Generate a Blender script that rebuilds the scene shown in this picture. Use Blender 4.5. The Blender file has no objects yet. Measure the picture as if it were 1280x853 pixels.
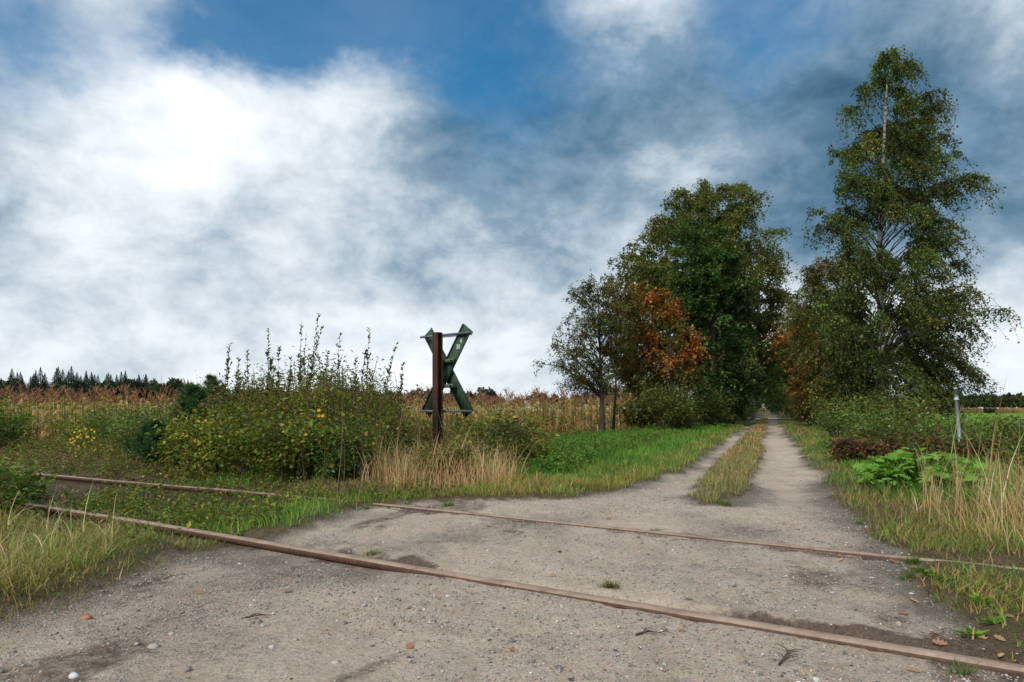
import bpy, math, random
import numpy as np
R = math.radians
rng = np.random.default_rng(11)
random.seed(5)
SC = bpy.context.scene
COL = SC.collection

# ------------------------------------------------------------------ camera
EYE, F = 0.76, 853.0           # eye height (m), focal length in photo pixels (24 mm on 36 mm)
cam = bpy.data.cameras.new('camera')
cam.lens = 24.0; cam.sensor_width = 36.0; cam.shift_y = 85.5 / 1280
cam.clip_start = 0.05; cam.clip_end = 6000
camo = bpy.data.objects.new('camera', cam); COL.objects.link(camo)
camo.location = (0, 0, EYE); camo.rotation_euler = (R(90), 0, 0)
SC.camera = camo
SC.view_settings.view_transform = 'Standard'; SC.view_settings.look = 'None'
SC.view_settings.gamma = 1.0; SC.view_settings.use_curve_mapping = False
SC.view_settings.exposure = 1.0

# ------------------------------------------------------------------ world: Nishita sky behind a broken cloud deck
SUN_EL, SUN_AZ = R(42), R(215)        # azimuth clockwise from +y: behind the camera, to the left
W = bpy.data.worlds.new('World'); SC.world = W; W.use_nodes = True
nt = W.node_tree; nt.nodes.clear()
def N(tree, typ, **kw):
    n = tree.nodes.new(typ)
    for k, v in kw.items(): setattr(n, k, v)
    return n
def inp(tree, node, idx, v):
    if hasattr(v, 'is_linked') or hasattr(v, 'links'): tree.links.new(v, node.inputs[idx])
    else: node.inputs[idx].default_value = v
def M_(tree, op, a, b=None, c=None, clamp=False):
    n = N(tree, 'ShaderNodeMath', operation=op, use_clamp=clamp)
    inp(tree, n, 0, a)
    if b is not None: inp(tree, n, 1, b)
    if c is not None: inp(tree, n, 2, c)
    return n.outputs[0]
def V_(tree, op, a, b=None, out=0, scale=None):
    n = N(tree, 'ShaderNodeVectorMath', operation=op)
    inp(tree, n, 0, a)
    if b is not None: inp(tree, n, 1, b)
    if scale is not None: inp(tree, n, 'Scale', scale)
    return n.outputs[out]
def MIX(tree, f, a, b, blend='MIX'):
    n = N(tree, 'ShaderNodeMix', data_type='RGBA', blend_type=blend)
    inp(tree, n, 0, f); inp(tree, n, 6, a); inp(tree, n, 7, b)
    return n.outputs[2]
def NOISE(tree, vec, scale, detail=4, rough=.5, dist=0, out=0):
    n = N(tree, 'ShaderNodeTexNoise')
    if vec is not None: tree.links.new(vec, n.inputs['Vector'])
    n.inputs['Scale'].default_value = scale; n.inputs['Detail'].default_value = detail
    n.inputs['Roughness'].default_value = rough; n.inputs['Distortion'].default_value = dist
    return n.outputs[out]
def RAMP(tree, f, stops, interp='LINEAR'):
    n = N(tree, 'ShaderNodeValToRGB'); inp(tree, n, 0, f)
    cr = n.color_ramp; cr.interpolation = interp
    while len(cr.elements) < len(stops): cr.elements.new(0.5)
    for e, (p, c) in zip(cr.elements, stops):
        e.position = p; e.color = (*c, 1) if len(c) == 3 else c
    return n.outputs[0]
def SMOOTH(tree, v, a, b):
    n = N(tree, 'ShaderNodeMapRange', interpolation_type='SMOOTHSTEP')
    inp(tree, n, 0, v); n.inputs[1].default_value = a; n.inputs[2].default_value = b
    return n.outputs[0]

sky = N(nt, 'ShaderNodeTexSky', sky_type='NISHITA', sun_disc=False)
sky.sun_elevation = SUN_EL; sky.sun_rotation = SUN_AZ; sky.altitude = 40
tc = N(nt, 'ShaderNodeTexCoord').outputs['Generated']
D0 = V_(nt, 'NORMALIZE', tc)
sep = N(nt, 'ShaderNodeSeparateXYZ'); nt.links.new(D0, sep.inputs[0])
zpos = M_(nt, 'MAXIMUM', sep.outputs[2], 0.0)
inv = M_(nt, 'DIVIDE', 1.0, M_(nt, 'ADD', zpos, 0.40))
PL = V_(nt, 'SCALE', D0, scale=inv)                       # the flat cloud deck seen in perspective
DS = V_(nt, 'MULTIPLY', D0, (1, 1, 1.45))                 # heaped clouds, a little flattened
w1 = V_(nt, 'SUBTRACT', NOISE(nt, DS, 3.2, 6, .6, 0, out=1), (.5, .5, .5))
DW = V_(nt, 'ADD', D0, V_(nt, 'SCALE', w1, scale=0.26))
big = M_(nt, 'SUBTRACT', NOISE(nt, PL, 1.8, 8, .55, .2), .5)
fine = M_(nt, 'SUBTRACT', NOISE(nt, DS, 6.5, 12, .62, .3), .5)
puff = M_(nt, 'SUBTRACT', NOISE(nt, V_(nt, 'ADD', DS, (5.1, 2.7, 1.3)), 17, 8, .6, .2), .5)
def bank(px, py, s, a, sy=1.0):      # a bank of cloud (a>0 bright, a<0 dark) in a direction of the sky
    v = np.array([(px - 640) / F, 1, (512 - py) / F]); v /= np.linalg.norm(v)
    df = V_(nt, 'MULTIPLY', V_(nt, 'SUBTRACT', DW, tuple(v)), (1, 1, 1 / sy))
    d = V_(nt, 'LENGTH', df, out=1)
    q = M_(nt, 'DIVIDE', d, s / F)
    return M_(nt, 'MULTIPLY', M_(nt, 'EXPONENT', M_(nt, 'MULTIPLY', M_(nt, 'MULTIPLY', q, q), -1.0)), a)
def total(lst):
    v = bank(*lst[0])
    for b in lst[1:]: v = M_(nt, 'ADD', v, bank(*b))
    return v
SKYBASE = 0.53
val = M_(nt, 'ADD', SKYBASE, M_(nt, 'MULTIPLY', big, 0.40))
val = M_(nt, 'ADD', val, M_(nt, 'MULTIPLY', fine, 0.8))
val = M_(nt, 'ADD', val, M_(nt, 'MULTIPLY', puff, 0.44))
hz = M_(nt, 'EXPONENT', M_(nt, 'MULTIPLY', M_(nt, 'POWER', M_(nt, 'DIVIDE', zpos, .17), 2.0), -1.0))
val = M_(nt, 'ADD', val, M_(nt, 'MULTIPLY', hz, 0.20))
BANKS = [(150, 100, 130, .30, .8), (250, 140, 90, .16, .8), (440, 120, 70, .30, 1.3), (500, 30, 60, .2, 1.2), (330, 240, 130, .14, .6), (140, 300, 60, .22, .7), (770, 15, 75, .55, .7), (850, 195, 70, .22, .8),
         (610, 330, 90, .12, .6), (110, 385, 150, .14, .5), (450, 430, 200, .10, .4), (1240, 400, 130, .16, .7), (1270, 30, 50, .2, 1),
         (600, 150, 110, -.24, 1), (1020, 120, 210, -.21, .55), (1230, 180, 150, -.15, .8), (780, 130, 110, -.15, .6), (70, 290, 160, -.09, .4), (330, 340, 170, -.07, .35), (1130, 260, 200, -.10, .5), (560, 240, 120, -.05, .6), (1000, 270, 110, -.12, .6)]
val = M_(nt, 'ADD', val, total(BANKS))
val = M_(nt, 'MINIMUM', M_(nt, 'MAXIMUM', val, 0.0), 1.15)
cloud = RAMP(nt, M_(nt, 'DIVIDE', val, 1.15), [(0.0, (.03, .085, .15)), (.2, (.085, .165, .25)), (.38, (.20, .285, .37)), (.54, (.42, .49, .55)), (.70, (.62, .67, .715)), (.85, (.76, .79, .815)), (1.0, (.86, .875, .885))])
gap = total([(300, 35, 95, 1.1, .8), (620, 50, 130, .75, .9), (10, 10, 90, 1.0, .8), (400, 5, 120, .9, .5), (880, 20, 120, .5, .6), (540, 0, 120, .5, .5), (1010, 0, 120, .4, .5)])
gap = M_(nt, 'ADD', gap, M_(nt, 'MULTIPLY', fine, 1.5))
gap = M_(nt, 'ADD', gap, M_(nt, 'MULTIPLY', M_(nt, 'SUBTRACT', .55, val), .45))
gap = M_(nt, 'MULTIPLY', SMOOTH(nt, gap, .1, 1.2), .92)
cloud10 = V_(nt, 'SCALE', cloud, scale=6.7)
blue = MIX(nt, 1.0, sky.outputs[0], (.085, .47, .64, 1), 'MULTIPLY')
final = MIX(nt, gap, cloud10, blue)
bg = N(nt, 'ShaderNodeBackground'); nt.links.new(final, bg.inputs[0]); bg.inputs[1].default_value = 0.1
nt.links.new(bg.outputs[0], N(nt, 'ShaderNodeOutputWorld').inputs[0])

sun = bpy.data.lights.new('sun', 'SUN'); sun.energy = 1.5; sun.angle = R(14); sun.color = (1, .95, .87)
suno = bpy.data.objects.new('sun', sun); COL.objects.link(suno)
suno.rotation_euler = (R(90) - SUN_EL, 0, -SUN_AZ + math.pi)
suno.location = (-5, -8, 12)

# ------------------------------------------------------------------ helpers
def vnoise(x, y, seed=0):
    xi = np.floor(x).astype(np.int64); yi = np.floor(y).astype(np.int64)
    fx = x - xi; fy = y - yi
    fx = fx * fx * (3 - 2 * fx); fy = fy * fy * (3 - 2 * fy)
    def h(a, b):
        n = (a * 374761393 + b * 668265263 + seed * 1442695041) & 0xffffffff
        n = ((n ^ (n >> 13)) * 1274126177) & 0xffffffff
        return ((n ^ (n >> 16)) & 0xffff) / 65535.0
    return (h(xi, yi) * (1 - fx) + h(xi + 1, yi) * fx) * (1 - fy) + (h(xi, yi + 1) * (1 - fx) + h(xi + 1, yi + 1) * fx) * fy
def fbm(x, y, s, o=4, seed=0):
    r = 0; a = .5; x = x * s; y = y * s
    for k in range(o):
        r = r + a * (vnoise(x, y, seed + k * 17) - .5); a *= .5; x = x * 2.03 + 5.1; y = y * 2.03 - 3.7
    return r * 2
def sst(a, b, v):
    t = np.clip((v - a) / (b - a), 0, 1); return t * t * (3 - 2 * t)
def nrm(v): return v / np.maximum(np.linalg.norm(v, axis=-1, keepdims=True), 1e-9)
def A(*v): return np.array(v, float)
def tag(o, label=None, cat=None, group=None, kind=None):
    if label: o['label'] = label
    if cat: o['category'] = cat
    if group: o['group'] = group
    if kind: o['kind'] = kind
    return o
def empty(name, loc, rz=0):
    o = bpy.data.objects.new(name, None); COL.objects.link(o); o.location = loc; o.rotation_euler = (0, 0, rz)
    o.empty_display_size = .1
    return o
def mesh_np(name, V, faces, cols=None, smooth=False):
    """faces: list of int arrays (m,k)"""
    me = bpy.data.meshes.new(name)
    V = np.ascontiguousarray(V, np.float32)
    faces = [np.asarray(f, np.int32) for f in faces if len(f)]
    nl = sum(f.size for f in faces); nf = sum(len(f) for f in faces)
    me.vertices.add(len(V)); me.vertices.foreach_set('co', V.ravel())
    me.loops.add(nl); me.polygons.add(nf)
    me.loops.foreach_set('vertex_index', np.concatenate([f.ravel() for f in faces]))
    tot = np.concatenate([np.full(len(f), f.shape[1], np.int32) for f in faces])
    st = np.concatenate([[0], np.cumsum(tot)[:-1]]).astype(np.int32)
    me.polygons.foreach_set('loop_start', st)
    me.update(calc_edges=True)
    if cols is not None:
        c = np.ones((len(V), 4), np.float32); c[:, :3] = cols
        at = me.color_attributes.new('col', 'FLOAT_COLOR', 'POINT'); at.data.foreach_set('color', c.ravel())
    if smooth: me.polygons.foreach_set('use_smooth', np.ones(nf, bool))
    me.validate()
    return me
def obj(name, me, mat, parent=None, loc=None):
    o = bpy.data.objects.new(name, me); COL.objects.link(o)
    if mat and not me.materials: me.materials.append(mat)
    if parent: o.parent = parent
    if loc is not None: o.location = loc
    return o
class MB:
    def __init__(s): s.V = []; s.F = {}; s.C = []; s.n = 0
    def add(s, V, faces, col=None):
        V = np.asarray(V, float).reshape(-1, 3)
        for f in faces:
            f = np.asarray(f)
            if len(f): s.F.setdefault(f.shape[1], []).append(f + s.n)
        s.V.append(V); s.n += len(V)
        c = np.zeros((len(V), 3)); c[:] = (.5, .5, .5) if col is None else col
        s.C.append(c); return s
    def box(s, c, ax, ay, az, col=None):
        c, ax, ay, az = map(np.asarray, (c, ax, ay, az))
        V = [c + i * ax + j * ay + k * az for k in (-1, 1) for j in (-1, 1) for i in (-1, 1)]
        return s.add(V, [[(0, 2, 3, 1), (4, 5, 7, 6), (0, 1, 5, 4), (2, 6, 7, 3), (0, 4, 6, 2), (1, 3, 7, 5)]], col)
    def tube(s, pts, rad, sides=8, col=None, caps=True):
        V, F_ = tubes(np.asarray(pts, float)[None], np.asarray(rad, float)[None], sides)
        s.add(V, [F_], col)
        if caps:
            K = len(pts); s.F.setdefault(sides, []).append(np.array([np.arange(sides)[::-1], (K - 1) * sides + np.arange(sides)]) + s.n - len(V))
        return s
    def mesh(s, name, smooth=False):
        return mesh_np(name, np.concatenate(s.V), [np.concatenate(v) for v in s.F.values()], np.concatenate(s.C), smooth)
def tubes(P, rad, sides=5):
    n, K, _ = P.shape
    T = nrm(np.gradient(P, axis=1)); m = nrm(T.mean(axis=1))
    ref = np.where(np.abs(m[:, 2:3]) > .8, A(1, 0, 0), A(0, 0, 1))[:, None, :]
    a = nrm(np.cross(T, np.broadcast_to(ref, T.shape))); b = np.cross(T, a)
    th = np.arange(sides) / sides * 2 * np.pi
    V = P[:, :, None, :] + rad[:, :, None, None] * (a[:, :, None, :] * np.cos(th)[None, None, :, None] + b[:, :, None, :] * np.sin(th)[None, None, :, None])
    i = np.arange(n)[:, None, None] * K * sides; k = np.arange(K - 1)[None, :, None] * sides; j = np.arange(sides)[None, None, :]; j2 = (j + 1) % sides
    F_ = np.stack([i + k + j, i + k + sides + j, i + k + sides + j2, i + k + j2], -1).reshape(-1, 4)
    return V.reshape(-1, 3), F_
def leaves(P, D, U, L, Wd, col, fold=.14, tmpl=None, tf=None):
    """leaf-sized faces: P base, D axis, U up hint, L length, Wd width, col (n,3)"""
    n = len(P); D = nrm(D); S = nrm(np.cross(D, U)); Up = np.cross(S, D)
    if tmpl is None:
        tmpl = A((0, 0, 0), (.42, -.5, fold), (1, 0, -.08), (.42, .5, fold)); tf = np.array([(0, 1, 2), (0, 2, 3)])
    L = np.broadcast_to(L, (n,)); Wd = np.broadcast_to(Wd, (n,))
    V = P[:, None, :] + tmpl[None, :, 0, None] * (D * L[:, None])[:, None, :] + tmpl[None, :, 1, None] * (S * Wd[:, None])[:, None, :] + tmpl[None, :, 2, None] * (Up * L[:, None])[:, None, :]
    k = len(tmpl)
    Fc = (tf[None] + np.arange(n)[:, None, None] * k).reshape(-1, tf.shape[1])
    return V.reshape(-1, 3), [Fc], np.repeat(np.broadcast_to(col, (n, 3)), k, axis=0)
def blades(P, h, w, az, lean, droop, col, tip=None, K=3):
    """grass blades: K rings of two + a tip"""
    n = len(P); t = np.arange(K + 1) / K
    dirx = np.stack([np.cos(az), np.sin(az), np.zeros(n)], -1)
    fa = az + np.pi / 2 + rng.normal(0, .7, n); side = np.stack([np.cos(fa), np.sin(fa), np.zeros(n)], -1)
    C = P[:, None, :] + dirx[:, None, :] * (h * lean)[:, None, None] * (t ** 1.7)[None, :, None]
    C[:, :, 2] += h[:, None] * (t[None] - droop[:, None] * t[None] ** 3)
    ww = w[:, None] * np.maximum(0, (1 - t ** 1.6))[None]
    Lf = C[:, :-1] - side[:, None] * ww[:, :-1, None] / 2; Rt = C[:, :-1] + side[:, None] * ww[:, :-1, None] / 2
    V = np.concatenate([Lf, Rt, C[:, -1:]], axis=1); k = 2 * K + 1
    q = np.array([(i, K + i, K + i + 1, i + 1) for i in range(K - 1)]); tr = np.array([(K - 1, 2 * K - 1, 2 * K)])
    off = np.arange(n)[:, None, None] * k
    if tip is None: cc = np.repeat(col, k, axis=0)
    else:
        tv = np.concatenate([t[:-1], t[:-1], [1.0]])[None, :, None]
        cc = (col[:, None] * (1 - tv) + tip[:, None] * tv).reshape(-1, 3)
    return V.reshape(-1, 3), [(q[None] + off).reshape(-1, 4), (tr[None] + off).reshape(-1, 3)], cc
def pal(n, cs, ws=None, jit=.22):
    cs = np.asarray(cs, float); ws = None if ws is None else np.asarray(ws, float) / np.sum(ws)
    c = cs[rng.choice(len(cs), n, p=ws)]
    return np.clip(c * (1 + rng.normal(0, jit, (n, 1))) * (1 + rng.normal(0, jit * .3, (n, 3))), .003, .9)
def rdir(n): return nrm(rng.normal(0, 1, (n, 3)))

# ------------------------------------------------------------------ materials
def new_mat(name):
    m = bpy.data.materials.new(name); m.use_nodes = True
    t = m.node_tree; t.nodes.clear()
    out = N(t, 'ShaderNodeOutputMaterial'); p = N(t, 'ShaderNodeBsdfPrincipled'); t.links.new(p.outputs[0], out.inputs[0])
    return m, t, p, out
def foliage_mat(name, trans=.3, rough=.5, spec=.3):
    m, t, p, out = new_mat(name)
    at = N(t, 'ShaderNodeAttribute', attribute_name='col').outputs[0]
    t.links.new(at, p.inputs['Base Color']); p.inputs['Roughness'].default_value = rough; p.inputs['Specular IOR Level'].default_value = spec
    tr = N(t, 'ShaderNodeBsdfTranslucent')
    t.links.new(MIX(t, 1.0, at, (1.25, 1.3, .7, 1), 'MULTIPLY'), tr.inputs[0])
    mx = N(t, 'ShaderNodeMixShader'); mx.inputs[0].default_value = trans
    t.links.new(p.outputs[0], mx.inputs[1]); t.links.new(tr.outputs[0], mx.inputs[2]); t.links.new(mx.outputs[0], out.inputs[0])
    return m
MAT = {}
MAT['leaf'] = foliage_mat('leaf', .38, .5, .25)
MAT['grass'] = foliage_mat('grass', .36, .55, .2)
def noisy_mat(name, stops, scale, rough=.8, bump=.3, bscale=None, metallic=0, stretch=(1, 1, 1), spec=.3, detail=6):
    m, t, p, out = new_mat(name)
    co = N(t, 'ShaderNodeTexCoord').outputs['Object']
    v = V_(t, 'MULTIPLY', co, stretch)
    f = NOISE(t, v, scale, detail, .6, .4)
    t.links.new(RAMP(t, f, stops), p.inputs['Base Color'])
    p.inputs['Roughness'].default_value = rough; p.inputs['Metallic'].default_value = metallic; p.inputs['Specular IOR Level'].default_value = spec
    b = N(t, 'ShaderNodeBump'); b.inputs['Strength'].default_value = bump; b.inputs['Distance'].default_value = .01
    t.links.new(NOISE(t, v, bscale or scale * 3, 6, .65), b.inputs['Height']); t.links.new(b.outputs[0], p.inputs['Normal'])
    return m
MAT['bark'] = noisy_mat('bark', [(.3, (.025, .02, .016)), (.7, (.10, .085, .07))], 9, .9, .8, stretch=(1, 1, .25))
MAT['twig'] = noisy_mat('twig', [(.3, (.055, .038, .028)), (.7, (.14, .10, .075))], 12, .85, .3)
MAT['birch_bark'] = noisy_mat('birch_bark', [(.40, (.025, .022, .02)), (.50, (.30, .28, .25)), (.75, (.55, .53, .49))], 5, .7, .4, stretch=(.6, .6, 2.2))
MAT['rail'] = noisy_mat('rail_steel', [(.25, (.13, .075, .052)), (.5, (.27, .18, .13)), (.75, (.40, .29, .22))], 7, .72, .5, 60, 0)
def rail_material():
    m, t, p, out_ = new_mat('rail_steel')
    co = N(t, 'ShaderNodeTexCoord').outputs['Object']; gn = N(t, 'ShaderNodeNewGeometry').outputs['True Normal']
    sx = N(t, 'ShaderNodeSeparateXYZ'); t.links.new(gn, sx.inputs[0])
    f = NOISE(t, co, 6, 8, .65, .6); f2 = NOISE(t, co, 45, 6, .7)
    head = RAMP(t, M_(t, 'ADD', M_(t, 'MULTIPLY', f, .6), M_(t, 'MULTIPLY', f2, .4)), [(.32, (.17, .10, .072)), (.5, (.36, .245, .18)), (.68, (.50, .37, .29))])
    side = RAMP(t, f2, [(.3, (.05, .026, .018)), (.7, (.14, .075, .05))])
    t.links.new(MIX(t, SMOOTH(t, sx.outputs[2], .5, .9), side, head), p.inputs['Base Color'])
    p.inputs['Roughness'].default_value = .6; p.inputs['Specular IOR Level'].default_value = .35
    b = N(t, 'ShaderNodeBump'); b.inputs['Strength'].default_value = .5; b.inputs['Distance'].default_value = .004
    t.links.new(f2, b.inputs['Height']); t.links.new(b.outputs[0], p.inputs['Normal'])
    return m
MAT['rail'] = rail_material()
MAT['rust'] = noisy_mat('rusty_post', [(.3, (.022, .009, .006)), (.55, (.055, .02, .011)), (.8, (.11, .038, .017))], 6, .85, .5, 40, stretch=(1, 1, .35))
MAT['green_paint'] = noisy_mat('green_paint', [(.28, (.03, .022, .014)), (.36, (.024, .052, .032)), (.55, (.042, .085, .05)), (.72, (.075, .125, .07)), (.8, (.11, .075, .04))], 7, .62, .3, 40, detail=9)
MAT['pale_green'] = noisy_mat('pale_green_paint', [(.3, (.05, .10, .06)), (.7, (.09, .15, .09))], 8, .6, .15, 30)
MAT['galv'] = noisy_mat('galvanised_steel', [(.3, (.30, .33, .35)), (.7, (.46, .49, .51))], 14, .5, .1, 40, .35)
MAT['pipe'] = noisy_mat('weathered_pipe', [(.3, (.10, .12, .135)), (.7, (.19, .215, .235))], 14, .55, .1, 40, .3)
MAT['white'] = noisy_mat('white_paint', [(.3, (.55, .56, .55)), (.6, (.75, .75, .74))], 40, .7, .05)
MAT['stone'] = foliage_mat('stone', 0.0, .85, .25)

def ground_material():
    m, t, p, out = new_mat('ground_surface')
    co = N(t, 'ShaderNodeNewGeometry').outputs['Position']
    road = N(t, 'ShaderNodeAttribute', attribute_name='road').outputs[2]
    grit = N(t, 'ShaderNodeAttribute', attribute_name='grit').outputs[2]
    dirt = N(t, 'ShaderNodeAttribute', attribute_name='dirt').outputs[2]
    n_big = NOISE(t, co, 1.7, 6, .62); n_mid = NOISE(t, co, 11, 6, .65); n_fin = NOISE(t, co, 75, 5, .7); n_tiny = NOISE(t, co, 260, 3, .7)
    sand = RAMP(t, n_fin, [(.26, (.34, .262, .205)), (.48, (.61, .50, .405)), (.72, (.72, .615, .515))])
    vo = N(t, 'ShaderNodeTexVoronoi'); t.links.new(co, vo.inputs['Vector']); vo.inputs['Scale'].default_value = 120
    vo2 = N(t, 'ShaderNodeTexVoronoi'); t.links.new(co, vo2.inputs['Vector']); vo2.inputs['Scale'].default_value = 210
    sp = N(t, 'ShaderNodeSeparateColor'); t.links.new(vo.outputs['Color'], sp.inputs[0])
    peb = RAMP(t, sp.outputs[0], [(0, (.09, .088, .088)), (.3, (.22, .21, .20)), (.6, (.36, .33, .30)), (.8, (.44, .37, .31)), (.94, (.36, .22, .16)), (1, (.66, .64, .60))])
    edge = SMOOTH(t, vo.outputs['Distance'], .62, .18)
    grav = MIX(t, M_(t, 'MULTIPLY_ADD', edge, .75, .25), (.16, .14, .122, 1), peb)
    sp2 = N(t, 'ShaderNodeSeparateColor'); t.links.new(vo2.outputs['Color'], sp2.inputs[0])
    gm = SMOOTH(t, M_(t, 'ADD', M_(t, 'ADD', M_(t, 'MULTIPLY', n_mid, .55), M_(t, 'MULTIPLY', n_big, .5)), M_(t, 'MULTIPLY_ADD', grit, .75, M_(t, 'MULTIPLY', sp2.outputs[1], .22))), .74, 1.15)
    rcol = MIX(t, M_(t, 'MULTIPLY', gm, .85), sand, grav)
    speck = SMOOTH(t, M_(t, 'ADD', NOISE(t, co, 150, 3, .75), M_(t, 'MULTIPLY', n_mid, .45)), .80, .90)
    rcol = MIX(t, M_(t, 'MULTIPLY', speck, .75), rcol, (.065, .052, .044, 1))
    dm = SMOOTH(t, M_(t, 'ADD', M_(t, 'ADD', M_(t, 'MULTIPLY', n_mid, .55), M_(t, 'MULTIPLY', NOISE(t, co, 42, 5, .75), .5)), dirt), .72, 1.05)
    rcol = MIX(t, M_(t, 'MULTIPLY', dm, .86), rcol, RAMP(t, n_fin, [(.3, (.045, .03, .023)), (.7, (.19, .125, .095))]))
    clod = SMOOTH(t, M_(t, 'ADD', NOISE(t, V_(t, 'MULTIPLY', co, (1, 1.3, 1)), 26, 7, .8), M_(t, 'MULTIPLY', n_big, .35)), .70, .84)
    rcol = MIX(t, M_(t, 'MULTIPLY', clod, .48), rcol, (.15, .105, .08, 1))
    rcol = MIX(t, 1.0, rcol, RAMP(t, M_(t, 'ADD', M_(t, 'MULTIPLY', n_mid, .6), M_(t, 'MULTIPLY', NOISE(t, V_(t, 'MULTIPLY', co, (2.6, .8, 1)), 2.2, 5, .65), .4)), [(.33, (.66, .60, .55)), (.5, (.92, .90, .875)), (.66, (1, 1, 1))]), 'MULTIPLY')
    soil = RAMP(t, M_(t, 'ADD', M_(t, 'MULTIPLY', n_mid, .6), M_(t, 'MULTIPLY', n_fin, .4)), [(.3, (.07, .052, .034)), (.55, (.16, .12, .065)), (.75, (.27, .20, .11))])
    rm = SMOOTH(t, M_(t, 'ADD', road, M_(t, 'MULTIPLY', M_(t, 'SUBTRACT', n_mid, .5), .9)), .25, .75)
    t.links.new(MIX(t, rm, soil, rcol), p.inputs['Base Color'])
    p.inputs['Roughness'].default_value = .95; p.inputs['Specular IOR Level'].default_value = .15
    hgt = M_(t, 'ADD', M_(t, 'MULTIPLY', edge, M_(t, 'MULTIPLY', gm, .7)), M_(t, 'ADD', M_(t, 'MULTIPLY', n_fin, .9), M_(t, 'MULTIPLY', n_tiny, .25)))
    b = N(t, 'ShaderNodeBump'); b.inputs['Strength'].default_value = .9; b.inputs['Distance'].default_value = .018
    t.links.new(hgt, b.inputs['Height']); t.links.new(b.outputs[0], p.inputs['Normal'])
    return m
MAT['ground'] = ground_material()
def meadow_material():
    m, t, p, out = new_mat('meadow_grass')
    co = N(t, 'ShaderNodeNewGeometry').outputs['Position']
    f = M_(t, 'ADD', M_(t, 'MULTIPLY', NOISE(t, V_(t, 'MULTIPLY', co, (.05, .3, 1)), 1, 5, .6), .6), M_(t, 'MULTIPLY', NOISE(t, co, 3, 6, .7), .4))
    t.links.new(RAMP(t, f, [(.3, (.10, .20, .015)), (.55, (.15, .29, .025)), (.8, (.21, .35, .04))]), p.inputs['Base Color'])
    p.inputs['Roughness'].default_value = .9; p.inputs['Specular IOR Level'].default_value = .1
    b = N(t, 'ShaderNodeBump'); b.inputs['Strength'].default_value = .8; b.inputs['Distance'].default_value = .2
    t.links.new(NOISE(t, co, 5, 6, .7), b.inputs['Height']); t.links.new(b.outputs[0], p.inputs['Normal'])
    return m
MAT['meadow'] = meadow_material()

# ------------------------------------------------------------------ the lie of the land
TO = A(-.263, 0); TT = A(.353, .936); TR = A(.936, -.353)      # track axis and its right-hand side
RU = A(-.836, .549); RN = A(.549, .836)                        # railway axis (to the left) and its far side
C_NEAR, C_FAR = 2.465, 3.98
def lat(x, y): return (x - TO[0]) * TR[0] + (y - TO[1]) * TR[1]
def rc(x, y): return x * RN[0] + y * RN[1]
def rs(x, y): return x * RU[0] + y * RU[1]
LY = [-3, 0, 2.375, 2.9, 3.86, 4.38, 4.7, 5.06, 5.35, 5.59, 5.66, 5.74, 6.48, 8.31]
LX = [-2.2, -1.95, -1.80, -1.74, -1.62, -1.30, -1.25, -1.30, -1.0, -.72, -.2, .40, 1.06, 2.05]
RY = [-3, 0, 1.9, 2.14, 2.33, 2.97, 3.45, 3.64, 4.53, 6.0, 8.31]
RX = [1.9, 1.6, 1.42, 1.44, 1.50, 1.78, 2.0, 2.1, 2.29, 2.89, 3.70]
def xl(y): return np.where(y < 8.31, np.interp(y, LY, LX), TO[0] + .377 * y - .82)
def xr(y): return np.where(y < 8.31, np.interp(y, RY, RX), TO[0] + .377 * y + .83)
def road_sd(x, y):
    """metres inside the bare gravel (negative outside)"""
    e = fbm(x, y, 2.2, 4, 3) * .22
    sd = np.minimum(x - xl(y), xr(y) - x) * .92 + e
    l = lat(x, y)
    strip = np.minimum(l + .42, .10 + .05 * np.sin(y * .7) - l) - .25 * np.exp(-np.maximum(y - 5.35, 0) / .35)
    strip = np.where(y > 5.35, strip + e * .6, -1)
    return np.minimum(sd, -strip)
def groove(s): return sst(.12, .62, fbm(s, 0 * s, 1.3, 4, 41) + .75 * np.exp(-((s + 1.55) / .5) ** 2) + .45 * np.exp(-((s - .15) / .4) ** 2))
def near_z(s): return 0.008 - .03 * sst(4, 9, s)
def far_z(s): return 0.010 - .095 * sst(2, 13, s)
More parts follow.
